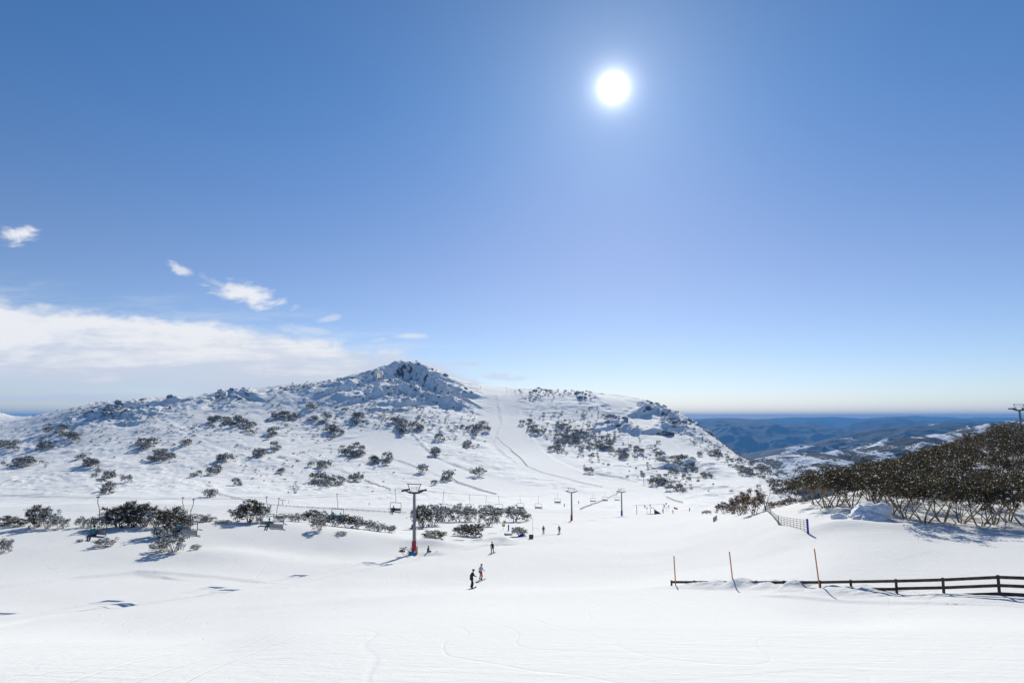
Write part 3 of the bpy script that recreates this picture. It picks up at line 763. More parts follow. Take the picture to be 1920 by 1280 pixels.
# ---- snow-laden bushes on the bank in the middle distance
R2 = random.Random(5)
BNK = [snow_gum(R2, 3.0, R2.uniform(3.0, 3.9), R2.choice([6, 7, 8, 9]), 72, 26, .125, .42, .85, low=.0, arc=.9) for i in range(6)]
BNK_DK = [snow_gum(R2, 3.0, 3.6, 8, 84, 38, .125, .42, .36, low=.0, arc=.9) for i in range(3)]
BUSH = [(8,984,26,15),(34,986,20,13),(68,988,22,36),(88,990,22,31),(112,990,18,20),(153,988,14,18),(172,988,10,12),(190,990,24,24),(222,988,34,36),(246,986,32,40),(268,986,28,36),(292,988,26,28),
 (318,1002,32,44),(334,988,22,30),(348,998,18,30),(298,1034,22,18),(326,1036,30,40),(366,978,26,14),(392,976,18,9),(418,981,20,6),(446,980,20,22),(468,981,28,36),(490,981,20,30),
 (528,981,18,13),(556,980,20,14),(584,980,22,21),(606,986,18,22),(598,1000,18,24),(626,988,20,20),(650,990,20,21),(670,992,20,20),(692,994,18,16),(712,998,16,14),(732,999,14,13),
 (790,990,26,38),(811,986,28,34),(832,978,20,24),(860,978,26,28),(882,978,16,24),(815,1014,28,15),(868,1004,22,18),(890,1006,22,22),(915,988,24,34),(932,978,16,24),(966,978,28,28),(986,977,14,16),
 (974,1006,20,16),(4,1036,20,24),(196,1024,24,14),(150,1016,8,6),(366,1033,12,10),(640,1008,14,6),(300,1010,18,20)]
BL = ['wide low snow-dusted bush at the left edge of the bank', 'low bush second from the left on the bank', 'tall snow-loaded bush with a dark top on the left bank', 'snow-loaded bush leaning on the dark-topped one',
 'thin frosty bush fading right of the dark-topped bush', 'small frosty bush left of the big thicket', 'tiny bush touching the big thicket on its left', 'dark bush at the left end of the big thicket', 'broad olive bush in the left half of the big thicket',
 'highest olive bush of the big thicket', 'thick bush right of the highest one in the thicket', 'bush in the middle of the big thicket', 'tall bush in front of the thicket where it drops downhill', 'bush behind the tall dropping one',
 'bush beside the empty lift chair at the thicket end', 'dark low bush lowest in the thicket with blue shade below', 'snow-capped bush at the front foot of the thicket', 'flat bush trailing off the thicket to the right', 'flattest bush at the right end of the thicket',
 'thin dark bush hugging the bank crest', 'small olive bush left of the rounded clump', 'tallest bush of the rounded clump on the bank', 'pale frosty bush on the right of the rounded clump',
 'small bush starting the long bank hedge', 'second bush of the long bank hedge', 'taller bush in the first third of the bank hedge', 'bush of the hedge behind the drooping one', 'bush drooping over the bank below the hedge', 'bush just left of the teal riders',
 'bush just right of the teal riders', 'bush in the last third of the bank hedge', 'frosty bush near the right end of the hedge', 'brown bush second last in the hedge', 'last small bush of the hedge toward the tower',
 'dark brown bush right against the grey lift tower', 'tall bush right of the tower, second from it', 'bush behind the blue-clad riders', 'grey bush with open stems in the middle behind the slope', 'narrow grey bush right of the open-stemmed one',
 'low bush on the snow just right of the tower base', 'round dark bush below the open-stemmed one', 'brown leafy bush in the centre near the slope edge', 'tall pale-stemmed bush by the blue patch', 'narrow dark bush behind the pale-stemmed one',
 'dark snow-specked bush right of the pale-stemmed one', 'small bush ending the middle group on the right', 'drooping bush beside the blue mats', 'pale frosty bush cut by the left edge below the bank', 'low bush under the lift chair on the left slope',
 'tiny twig bush alone on the left slope', 'tiny dark bush below the empty chair', 'scrap of bush under the bank hedge', 'bush low in front of the thicket middle']
rootB = {}
for (px, py, w, h), lab in zip(BUSH, BL):
    p = gp(px, py, 60, 420)
    i = R2.randrange(6) if h < 34 or R2.random() < .5 else 6 + R2.randrange(3)
    if px in (8, 34, 815, 868, 890, 650, 584, 246): i = 6 + R2.randrange(3)
    if i in rootB: o = copy_tree(rootB[i])
    else:
        o = rootB[i] = tree_obj('snow_gum_bush', (BNK + BNK_DK)[i], (M['bark_grey'], M['leaf_frost'] if i < 6 else M['leaf']), None, 'bush')
    tag(o, lab, 'bush', 'snow-laden bushes along the bank')
    H = h * p.y / F * 1.12; W = w * p.y / F * 1.4
    place(o, p, (W / 3.3, W / 3.3, H / 3.0), R2.random() * 6.28, .15)

# ---- the stand of snow gums on the right-hand hillside
R3 = random.Random(23)
GUM = [snow_gum(R3, 5.0, R3.uniform(5.2, 6.4), R3.choice([4, 5, 6]), 60, 46, .120, .60, .16, lean=R3.uniform(-.1, .1), low=.54, slump=.55) for i in range(7)]
ROOTG = {}
def gum(i, p, H, rz, lab, grp, wid=1.0):
    if i in ROOTG: o = copy_tree(ROOTG[i])
    else: o = ROOTG[i] = tree_obj('snow_gum', GUM[i], (M['bark'], M['leaf']), None, 'tree')
    tag(o, lab, 'tree', grp)
    s = H / 5.0
    place(o, p, (s * wid, s * wid, s), rz, .1)
    return o
FRONT = [(1478,940,3.4,'small brown gum at the left end of the stand'),(1502,941,4.2,'gum with one thin trunk near the left end of the stand'),(1527,947,4.6,'gum with a single stout dark trunk, third from the left end'),(1549,953,4.9,'gum with forked pale stems left of the wide fan'),
 (1566,950,4.4,'slender gum tucked behind the forked pale stems'),(1598,952,5.2,'gum with a wide fan of brown stems left of the buried boulder'),(1632,940,4.8,'gum standing just behind the buried boulder'),(1672,966,5.0,'gum right behind the boulder at its right side'),
 (1700,975,5.0,'gum with stems leaning left, right of the boulder'),(1733,986,5.4,'big gum with glowing golden stems spreading wide from one base'),(1768,980,4.8,'gum with thin stems right of the golden one'),(1800,982,5.0,'gum leaning back left with long bare stems'),
 (1836,987,5.3,'gum with the longest slanting stems in the front row'),(1862,984,5.0,'gum with dark crossed stems near the right edge'),(1890,978,4.6,'short leafy gum with a stubby trunk at the right'),(1922,985,5.2,'gum cut by the right edge of the view')]
pts = []
for k, (px, py, H, lab) in enumerate(FRONT):
    p = gp(px, py, 40, 200); pts.append((p.x, p.y))
    gum(k % 7, p, H, R3.random() * 6.28, lab, 'front row of snow gums on the hillside')
ZONE = [(80, 'snow gum crowded in the stand close behind the front row'), (100, 'snow gum in the middle depth of the dark stand'), (125, 'snow gum high in the back of the dark stand'), (999, 'snow gum on the crest line of the dark stand')]
base_row = lambda s: 72 + max(0, (0.62 - s)) * 60
t, made = 0, 0
while t < 6000 and made < 175:
    t += 1
    s = R3.uniform(.47, .98); Y = R3.uniform(72, 185)
    X = s * Y
    if Y < base_row(s) + 3: continue
    if s < .60 and Y > 112 + (s - .47) * 250: continue
    if 0.545 < s < 0.60 and Y < 84: continue
    if any((X - a) ** 2 + (Y - b) ** 2 < (3.7 + (Y - 80) * .012) ** 2 for a, b in pts): continue
    pts.append((X, Y)); made += 1
    lab = [l for y, l in ZONE if Y < y][0]
    gum(R3.randrange(7), Vector((X, Y, gz(X, Y))), R3.choice([R3.uniform(3.2, 4.4), R3.uniform(4.2, 5.8)]), R3.random() * 6.28, lab, lab + 's' if False else 'snow gums massed on the hillside', R3.uniform(.85, 1.1))

# ---- leafy bushes where the slope meets the trees
BR = [snow_gum(R3, 3.0, 3.6, 7, 60, 46, .12, .42, .35, low=.06, arc=.8) for i in range(2)]
def rbush(px, py, w, h, lab, i, y1=260):
    p = gp(px, py, 60, y1)
    k = ('r', i)
    if k in rootB: o = copy_tree(rootB[k])
    else: o = rootB[k] = tree_obj('snow_gum_bush', BR[i], (M['bark'], M['leaf_brown']), None, 'bush')
    tag(o, lab, 'bush', 'brown bushes at the slope edge'); place(o, p, (w * p.y / F / 3.5, w * p.y / F / 3.5, h * p.y / F / 3.0), px, .12)
for a in ((1412, 965, 44, 46, 'large round brown bush left of the net fence'), (1386, 964, 34, 36, 'brown bush joined to the left of the large round one'), (1356, 958, 26, 22, 'smaller dark brown bush at the slope edge'), (1374, 950, 18, 16, 'bush peeping behind the smaller dark brown one'),
          (1325, 963, 18, 7, 'low scrap of bush on the snow lip'), (1464, 940, 22, 12, 'low brown bush behind the back end of the net fence'), (1482, 944, 26, 14, 'low brown bush between net fence and first gums'), (1446, 942, 16, 14, 'small brown bush above the net fence'),
          (1508, 946, 20, 12, 'low brown bush under the left gums')):
    rbush(*a[:4], a[4], (a[0] // 7) % 2)
p = gp(1436, 955, 60, 200); o = tree_obj('snow_gum', snow_gum(R3, 4.6, 2.6, 4, 12, 16, .12, .4, .6, low=.45), (M['bark_grey'], M['leaf_frost']), 'thin frost-covered gum at the back end of the net fence', 'tree'); place(o, p, 1.0, 0, .1)
for px, py, w, h, lab in ((1470, 924, 30, 22, 'dark clump on the flank above the net fence'), (1452, 912, 20, 14, 'upper dark clump on the flank edge')):
    p = gp(px, py, 240, 900); o = first[1].copy(); col.objects.link(o); tag(o, lab, 'shrub', GR); place(o, p, (w * p.y / F / 3.6,) * 2 + (h * p.y / F / 3.2,), px, .1)

# ------------------------------------------------------------------ rocks
def rock_mat(name, thr):
    m, nt, b = new_mat(name)
    geo = nt.nodes.new('ShaderNodeNewGeometry'); P = geo.outputs['Position']
    sn = nt.nodes.new('ShaderNodeSeparateXYZ'); nt.links.new(geo.outputs['Normal'], sn.inputs[0])
    nr = noise(nt, P, 0.8, 6, 0.6)
    f = ramp(N(nt, sn.outputs[2]) + (nr - .5) * .6, thr, thr + .08)
    rc = mixc(nt, noise(nt, P, 2.0, 6, .7), (0.045, 0.045, 0.05), (0.22, 0.19, 0.17))
    nt.links.new(mixc(nt, f, rc, (0.86, 0.87, 0.89)), b.inputs['Base Color'])
    b.inputs['Roughness'].default_value = .85; b.inputs['Specular IOR Level'].default_value = .15
    return m
M['rock'] = rock_mat('granite_with_snow', .42); M['rock_snowy'] = rock_mat('boulder_under_snow', -.7)
def rock_mesh(rnd, n=14, m=10, rough=.45, seed=0):
    mb = MB().ball((0, 0, 0), 1, n, m); V = np.array(mb.v)
    d = V / np.maximum(np.linalg.norm(V, axis=1)[:, None], 1e-6)
    o = seed * 7.3
    q = fbm(d[:, 0] * 1.0 + d[:, 2] * .7 + o, d[:, 1] - d[:, 2] * .5 + o, .7, 3, seed) - .5
    k = np.round((q + .5) * 6) / 6 - .5
    V = V * (1 + rough * (q * .9 + k * .9))[:, None]
    mb.v = [tuple(v) for v in V]
    return mb
R4 = random.Random(3); rocks = []
for i in range(6):
    o = rock_mesh(R4, 14, 10, .8, i + 1)
    rocks.append(o)
rfirst = {}
RK = [(745, 680, 40, 8, 14, 'on the summit crest'), (800, 705, 40, 14, 16, 'on the shaded right face of the summit'), (700, 715, 45, 10, 12, 'on the left shoulder of the summit'), (735, 740, 50, 10, 14, 'in the ledge below the summit'), (815, 745, 35, 8, 9, 'in the right ledge below the summit'),
      (440, 738, 34, 9, 14, 'in the round knoll on the left skyline'), (545, 727, 40, 6, 9, 'on the skyline between knoll and summit'), (620, 714, 30, 5, 5, 'on the skyline just left of the summit'), (200, 772, 45, 12, 20, 'in the outcrop at the left skyline'), (300, 755, 50, 12, 12, 'in the broken rocks left of the knoll'),
      (1010, 729, 18, 5, 5, 'on the skyline right of the upper run'), (1090, 742, 32, 6, 7, 'on the skyline above the scrubby face'), (1225, 756, 24, 8, 10, 'at the head of the gully on the right skyline'), (1262, 790, 26, 16, 20, 'in the gully on the right flank'), (1310, 795, 26, 12, 14, 'on the right skyline of the mountain'), (1155, 790, 26, 10, 10, 'in the shaded hollow of the scrubby face'), (870, 745, 16, 12, 5, 'trailing down right of the summit')]
for (cx, cy, rx, ry, n, where) in RK:
    for k in range(n):
        a, r = R4.random() * 6.283, math.sqrt(R4.random())
        p = gp(cx + rx * r * math.cos(a), cy + ry * r * math.sin(a), 330)
        i = R4.randrange(6)
        if i in rfirst: o = rfirst[i].copy(); col.objects.link(o)
        else: o = rfirst[i] = rocks[i].build('rock', M['rock'], smooth=False)
        tag(o, 'dark granite rock capped with snow ' + where, 'rock', 'granite rocks of the mountain')
        s = R4.uniform(1.4, 3.6) * (p.y / 900) * (.7 if 'summit' in where else 1)
        o.location = (p.x, p.y, p.z + s * .1); o.scale = (s * R4.uniform(1, 1.9), s * R4.uniform(.8, 1.3), s * R4.uniform(.6, 1.05)); o.rotation_euler = (R4.uniform(-.4, .4), R4.uniform(-.4, .4), R4.random() * 6.28)
p = gp(1648, 981, 50, 120)
o = rock_mesh(R4, 44, 30, .62, 17).build('boulder', M['rock_snowy'], smooth=True); o.location = (p.x + .1, p.y + 1.6, p.z + .05); o.scale = (2.8, 1.8, 1.5); o.rotation_euler = (.1, -.22, .5)
tag(o, 'big rounded boulder buried under a white snow cap below the gums', 'boulder')
p = gp(1572, 974, 50, 120)
o = rock_mesh(R4, 20, 14, .4, 8).build('boulder', M['rock_snowy'], smooth=True); o.location = (p.x, p.y, p.z + .05); o.scale = (.9, .7, .5); tag(o, 'small snow-covered boulder left of the big one', 'boulder')
for px, py, w, h, lab in ((1250, 812, 26, 12, 'largest dark reddish rock in the blue gully of the right flank'),):
    p = gp(px, py, 330); o = rock_mesh(R4, 20, 14, .8, 12).build('rock', M['rock']); o.location = (p.x, p.y, p.z); o.scale = (9, 5, 6); tag(o, lab, 'rock', 'granite rocks of the mountain')

# ------------------------------------------------------------------ timber fence half buried on the right
M['timber'] = simple('weathered_timber', (0.085, 0.062, 0.045), .85, var=.4, scale=3.0, bump=.4)
M['stake'] = simple('orange_striped_stake', (0.55, 0.16, 0.07), .6, var=.25, scale=6)
M['steel'] = simple('galvanised_steel', (0.24, 0.255, 0.28), .5, metal=.35, var=.12, scale=1.5)
M['dark_steel'] = simple('dark_steel', (0.045, 0.048, 0.055), .55, metal=.4, var=.2)
M['red_pad'] = simple('red_padding', (0.42, 0.02, 0.035), .6, var=.1); M['blue_pad'] = simple('blue_padding', (0.015, 0.05, 0.42), .6, var=.1)
M['yellow_pad'] = simple('yellow_padding', (0.75, 0.36, 0.03), .6); M['teal'] = simple('teal_cloth', (0.01, 0.26, 0.27), .75)
M['lightblue'] = simple('pale_blue_mat', (0.10, 0.32, 0.62), .7)
M['black'] = simple('black_cloth', (0.012, 0.012, 0.014), .8); M['white_cloth'] = simple('pale_blue_jacket', (0.42, 0.56, 0.66), .8)
M['red_cloth'] = simple('red_cloth', (0.50, 0.05, 0.04), .8); M['navy'] = simple('navy_cloth', (0.02, 0.035, 0.12), .8)
M['purple'] = simple('purple_cloth', (0.09, 0.05, 0.22), .8); M['skin'] = simple('skin', (0.55, 0.33, 0.24), .6, var=.05)
M['helmet'] = simple('dark_helmet', (0.03, 0.035, 0.045), .3); M['orange'] = simple('orange_sheet', (0.72, 0.10, 0.02), .7)
M['slat'] = simple('snow_fence_slats', (0.24, 0.22, 0.21), .8, var=.3, scale=3)
M['net'] = simple('net_cord', (0.10, 0.075, 0.065), .8)
M['green'] = simple('green_cloth', (0.05, 0.22, 0.15), .8)

FA, FB = ray(1872, 1078), ray(1259, 1088)
A0 = np.array([FA[0] * 37.0, 37.0]); A1 = np.array([FB[0] * 52.0, 52.0])
TOP = [(1259, 1088), (1400, 1088.5), (1537, 1088), (1680, 1085.5), (1768, 1083), (1872, 1078), (1930, 1078.5), (2060, 1086), (2200, 1094)]
def fence_xy(px):        # where the sight column px meets the fence line
    k = (px - 960) / F / 1.039; d = A1 - A0
    # x = A0x + t dx ; x / y = k
    t = (k * A0[1] - A0[0]) / (d[0] - k * d[1]); t = max(t, -0.9)
    return A0 + t * d
def fence_top(px):
    py = float(np.interp(px, [a for a, b in TOP], [b for a, b in TOP])); q = fence_xy(px)
    return Vector((q[0], q[1], tv(py) * q[1]))
fence = empty('timber_fence', fence_top(1600) - Vector((0, 0, 1.2)), label='dark weathered post and rail fence half buried in drifted snow', cat='fence')
org = fence.location.copy()
POSTS = [1259, 1302, 1368, 1418, 1470, 1537, 1595, 1680, 1768, 1872, 1990, 2130]
for px in POSTS:
    t = fence_top(px)
    MB().box(t - org + Vector((0, 0, -.75)), (.13, .10, 1.55)).build('post', M['timber'], fence, bevel=.01)
for (a, b) in zip(POSTS[:-1], POSTS[1:]):
    for k in range(3):
        if k == 2 and b < 1700: continue
        p, q = fence_top(a) - org, fence_top(b) - org
        dz = Vector((0, -.07, -.085 - k * .45))
        if k == 1 and b < 1690: dz.z -= .03
        MB().bar(p + dz, q + dz, .15 if abs((q - p).x) > 0 else .15, .04).build('rail', M['timber'], fence)
# the rails are boards on edge: turn the section so that the tall side stands up
for o in fence.children:
    if o.name.startswith('rail'):
        me = o.data; c = sum((v.co for v in me.vertices), Vector()) / 8
        vs = me.vertices; a = sum((vs[i].co for i in range(4)), Vector()) / 4; b = sum((vs[i].co for i in range(4, 8)), Vector()) / 4
        d = (b - a).normalized(); n = Vector((-d.y, d.x, 0)).normalized() * .022; u = Vector((0, 0, .088))
        for e, base in ((a, 0), (b, 4)):
            for i, (sx, sz) in enumerate(((-1, -1), (1, -1), (1, 1), (-1, 1))): vs[base + i].co = e + n * sx + u * sz
        me.update()
STK = [((1263.5, 1041), (1267, 1094), 'shortest of the three orange striped stakes at the left fence end'), ((1367.5, 1033), (1375.5, 1094), 'middle orange striped stake leaning over the drift'), ((1527, 1028), (1537.5, 1099), 'tallest orange striped stake tied to the fence, the right one')]
sm, nt_, b_ = new_mat('striped_stake'); g_ = nt_.nodes.new('ShaderNodeTexCoord'); s_ = nt_.nodes.new('ShaderNodeSeparateXYZ'); nt_.links.new(g_.outputs['Object'], s_.inputs[0])
w_ = (N(nt_, s_.outputs[2]) * 5.5).fn('FRACT'); nt_.links.new(mixc(nt_, ramp(w_, .42, .5), (0.80, 0.17, 0.06), (0.40, 0.20, 0.10)), b_.inputs['Base Color'])
for (tx, ty), (bx, by), lab in STK:
    q = fence_xy(bx); y = q[1] - .12
    B = Vector(ray(bx, by) * y); T = Vector(ray(tx, ty) * (y + .05))
    o = MB().tube([(0, 0, -.5 * 1), T - B], .045, 8).build('marker_stake', sm, smooth=True); o.location = B
    tag(o, lab, 'stake', 'orange striped stakes along the timber fence')
# drifted snow lying against the fence
CR = [(1215, 1104), (1240, 1101), (1262, 1099), (1285, 1096), (1300, 1094), (1322, 1091), (1338, 1087), (1346, 1086), (1362, 1091), (1375, 1087), (1388, 1085), (1402, 1091), (1420, 1093), (1432, 1089), (1446, 1087), (1458, 1092), (1472, 1095), (1482, 1088), (1498, 1089), (1510, 1096), (1525, 1102), (1540, 1102),
      (1565, 1099), (1590, 1097), (1612, 1099), (1640, 1104), (1680, 1110), (1720, 1113), (1768, 1114), (1820, 1114), (1872, 1117), (1990, 1124), (2100, 1134)]
def drift(u, w):         # u = photo column along the fence, w = metres across (negative towards the viewer)
    U = np.atleast_1d(u); out = np.zeros((len(U), len(w), 3))
    for i, px in enumerate(U):
        q = fence_xy(px); d = (A1 - A0) / np.linalg.norm(A1 - A0); n = np.array([-d[1], d[0]])
        if n[1] < 0: n = -n
        X, Y = q[0] + n[0] * w, q[1] + n[1] * w
        L = land(X, Y)
        cr = tv(np.interp(px, [a for a, b in CR], [b for a, b in CR])) * q[1]
        g0 = float(land(q[0], q[1])[0]); hgt = max(cr - g0, -.3) + .02
        w0 = 3.0 if px > 1480 else 2.2
        prof = np.where(w < 0, np.clip(1 + w / w0, 0, 1), np.clip(1 - w / 2.6, 0, 1)); prof = prof * prof * (3 - 2 * prof)
        prof = np.where(w < -.2, prof ** .8, prof)
        nz = (fbm(X * 1.0, Y * 1.0, 1.1, 4, 91) - .5) * .42 * prof * (1.0 if px < 1760 else .35)
        edge = np.clip((1 - np.abs(w) / 3.4), 0, 1)
        out[i, :, 0], out[i, :, 1] = X, Y
        out[i, :, 2] = L + hgt * prof + nz + edge * .03 - .06 * (1 - np.clip(edge * 6, 0, 1))
    return out
U = np.arange(1200, 2100, 2.2); W = np.concatenate([np.linspace(-3.4, -.6, 34), np.linspace(-.55, .8, 26), np.linspace(.9, 3.2, 14)])
G = drift(U, W)
fade = np.clip((U - 1200) / 40, 0, 1)[:, None]
G[:, :, 2] -= (1 - fade) * .25
i = np.arange(len(U) - 1)[:, None] * len(W) + np.arange(len(W) - 1)[None]
tag(mesh_np('snow_bank', G.reshape(-1, 3), np.stack([i, i + 1, i + len(W) + 1, i + len(W)], -1).reshape(-1, 4)[:, ::-1], M['snow']), 'lumpy snow drift along the timber fence', kind='structure')

# ------------------------------------------------------------------ net fence with the blue post
def net_fence():
    C = gp(1515.5, 1002, 40, 120); B = gp(1460, 985, 40, 140); A = gp(1434, 958, 40, 200)
    root = empty('net_fence', C, label='dark cord safety net fence with a blue end post below the gums', cat='fence')
    def sec(P, Q, hp, hq, nv, nh):
        mb = MB()
        for k in range(nh):
            t = k / (nh - 1)
            a, b = P - C + Vector((0, 0, .12 + (hp - .12) * t)), Q - C + Vector((0, 0, .12 + (hq - .12) * t))
            m = a.lerp(b, .5) + Vector((0, 0, -.05)); mb.tube([a, m, b], .022, 5)
        for k in range(nv + 1):
            t = k / nv; h = hp + (hq - hp) * t; a = P.lerp(Q, t) - C
            mb.tube([a + Vector((0, 0, .05)), a + Vector((0, 0, h))], .02, 5)
        mb.build('netting', M['net'], root)
    sec(B, C, 1.05, 1.35, 9, 6); sec(A, B, 1.0, 1.05, 12, 6)
    MB().tube([C - C + Vector((0, 0, -.4)), Vector((-.03, 0, 1.5))], .11, 12).build('blue_post', M['blue_pad'], root, smooth=True)
    for P, h in ((B, 1.15), (A, 1.25), (A.lerp(B, .5), 1.1)): MB().tube([P - C + Vector((0, 0, -.3)), P - C + Vector((0, 0, h))], .05, 8).build('post', M['timber'], root, smooth=True)
net_fence()

# ------------------------------------------------------------------ chairlift
T1, T2, T3 = gp(776.5, 1034, 60, 200), gp(1072, 975, 100, 300), gp(1166, 966, 200, 330)
dir1 = Vector((T3.x - T1.x, T3.y - T1.y, 0)).normalized()
rzl = math.atan2(dir1.y, dir1.x) - math.pi / 2
HT = 10.0
def lift_tower(p, label, pad, H=HT, wid=3.4, rz=rzl, extra=None, lean=0.0, frame=True, sc_=1.0):
    root = empty('lift_tower', p, rz, label, 'lift tower', 'towers of the chairlift')
    root.rotation_euler = (0, -lean, rz)
    MB().tube([(0, 0, -1), (0, 0, 2.0), (0, 0, H - .1)], [.29, .28, .21], 16).build('pole', M['steel'], root, smooth=True)
    h = wid / 2
    ca = MB(); ca.tube([(-h, 0, H + .30), (-h * .55, 0, H + .02), (0, 0, H - .02), (h * .55, 0, H + .02), (h, 0, H + .30)], [.10, .15, .18, .15, .10], 8)
    ca.build('crossarm', M['dark_steel'], root, smooth=True)
    for sx in (-1, 1):
        sh = MB(); sh.box((sx * h, 0, H + .34), (.10, 2.4, .16))
        for k in range(6): sh.tube([(sx * h - .09, -1.1 + k * .44, H + .42), (sx * h + .09, -1.1 + k * .44, H + .42)], .17, 10)
        sh.build('sheave_train', M['dark_steel'], root)
        if frame:
            MB().bar((sx * h * .42, 0, H + .08), (sx * h * .74, 0, H + 1.42), .09).build('frame_upright', M['dark_steel'], root)
    if frame:
        MB().bar((-h * .86, 0, H + 1.46), (h * .86, 0, H + 1.46), .12).build('lifting_beam', M['dark_steel'], root)
        cg = MB(); cg.bar((-h * .3, 0, H + .16), (-h * .3, 0, H + 1.0), .03).bar((h * .3, 0, H + .16), (h * .3, 0, H + 1.0), .03).bar((-h * .6, 0, H + 1.0), (h * .6, 0, H + 1.0), .03).build('handrail', M['steel'], root)
    ld = MB(); ld.bar((.26, -.22, 1.5), (.2, -.22, H), .035).bar((.26, .22, 1.5), (.2, .22, H), .035)
    for k in range(24): ld.bar((.25, -.22, 1.8 + k * .33), (.25, .22, 1.8 + k * .33), .025)
    ld.build('ladder', M['steel'], root)
    MB().tube([(-.06, 0, -.1), (-.02, 0, 1.95)], [.42, .38], 12).build('padding', pad, root, smooth=True)
    return root
t1 = lift_tower(T1, 'tall grey lift tower with red padding, nearest and largest of the towers', M['red_pad'], lean=.02)
cb = MB(); cb.box((-.3, 0, 4.3), (.35, .3, .7)).build('control_box', M['dark_steel'], t1)
lift_tower(T2, 'slim lift tower with red padding in the middle distance', M['red_pad'], H=9.6)
lift_tower(T3, 'small lift tower with dark blue padding beside the lift crowd', M['blue_pad'], H=9.4)
T4 = Vector(ray(1918, 840) * 158.0); T4.z = gz(T4.x, T4.y)
lift_tower(T4, 'dark lift tower top rising above the gums at the right edge', M['dark_steel'], H=tv(769) * T4.y - T4.z, rz=0)
def cable_pt(side, Y):
    pts = [Vector((T1.x, T1.y, T1.z + HT + .6)) - dir1 * 66 + Vector((0, 0, 6.4)), Vector((T1.x, T1.y, T1.z + HT + .6)), Vector((T2.x, T2.y, T2.z + 9.6 + .6)), Vector((T3.x, T3.y, T3.z + 9.4 + .6))]
    pts.append(pts[3] + (pts[3] - pts[2]) * 0.45)
    for a, b in zip(pts[:-1], pts[1:]):
        if a.y <= Y <= b.y or b is pts[-1]:
            t = (Y - a.y) / (b.y - a.y); L = (b - a).length
            p = a.lerp(b, t); p.z -= 4 * t * (1 - t) * L * .012
            break
    s = Vector((dir1.y, -dir1.x, 0)) * 1.7 * side
    return p + s
ymin, ymax = T1.y - 66 * dir1.y + .5, T3.y + 20
for side, lab in ((-1, 'thin steel haul cable on the left side of the lift towers'), (1, 'thin steel haul cable on the right side of the lift towers')):
    o = MB().tube([cable_pt(side, ymin + (ymax - ymin) * k / 90) for k in range(91)], .013, 5, False).build('haul_cable', M['steel'], smooth=True)
    tag(o, lab, 'cable')
def make_chair():
    root = empty('lift_chair')
    hg = MB().tube([(0, 0, .05), (0, 0, -.5), (0, -.25, -1.2), (0, -.25, -2.1)], .03, 8).tube([(-1.02, -.25, -2.1), (1.02, -.25, -2.1)], .04, 8).box((0, 0, 0), (.07, .3, .10)); hg.build('hanger', M['dark_steel'], root, smooth=True)
    for sx in (-1, 1):
        MB().tube([(sx * 1.02, -.25, -2.1), (sx * 1.06, -.28, -2.9), (sx * 1.02, -.3, -3.5), (sx * .95, .12, -3.72), (sx * .9, .3, -3.70)], .035, 7).build('side_frame', M['dark_steel'], root, smooth=True)
    MB().box((0, 0, -3.58), (1.9, .48, .08)).build('seat', M['steel'], root, bevel=.02)
    MB().box((0, -.28, -3.22), (1.9, .07, .46)).build('backrest', M['steel'], root, bevel=.02)
    MB().tube([(-.98, -.2, -2.8), (-.98, .5, -3.1), (.98, .5, -3.1), (.98, -.2, -2.8)], .025, 6).build('safety_bar', M['dark_steel'], root, smooth=True)
    return root
chair0 = make_chair(); used = [False]
def put_chair(side, Y, lab, grp='chairs hanging on the lift cable'):
    o = chair0 if not used[0] else copy_tree(chair0); used[0] = True
    o.location = cable_pt(side, Y); o.rotation_euler = (0, 0, rzl + (math.pi if side < 0 else 0)); tag(o, lab, 'lift chair', grp); return o
def y_for(side, px):
    lo, hi = ymin, T3.y + 20
    f = lambda Y: 960 + F * cable_pt(side, Y).x / (cable_pt(side, Y).y * CT + cable_pt(side, Y).z * ST) - px
    for _ in range(50):
        m = (lo + hi) / 2
        if f(m) > 0: hi = m
        else: lo = m
    return (lo + hi) / 2
near_ch = [(-1, 184, 'lift chair low on the left slope, nearest to the left edge'), (1, 363, 'empty lift chair beside the big thicket'), (-1, 343, 'lift chair carrying a teal rider in front of the thicket'), (-1, 500, 'lift chair with a teal rider under the rounded bush clump'), (1, 523, 'empty lift chair hanging by a thin straight hanger left of the hedge'),
           (-1, 632, 'lift chair with two teal riders before the bank hedge'), (-1, 741, 'lift chair just left of the big grey tower'), (1, 832, 'lift chair with navy and green riders right of the big tower'), (1, 912, 'lift chair with a blue rider above the brown bushes'), (-1, 880, 'empty lift chair over the grey open bush'), (-1, 935, 'distant lift chair over the pale-stemmed bush')]
chs = {}
for side, px, lab in near_ch: chs[(side, px)] = (put_chair(side, y_for(side, px), lab), y_for(side, px))
for k, px in enumerate((975, 1010, 1045, 1112, 1134, 1157)):
    put_chair(1 if k % 2 else -1, y_for(1 if k % 2 else -1, px), ['faraway lift chair, first beyond the bushes', 'faraway lift chair halfway to the slim tower', 'faraway lift chair just left of the slim tower', 'faraway lift chair right of the slim tower', 'faraway lift chair midway between the slim and the small tower', 'faraway lift chair just left of the small tower'][k])

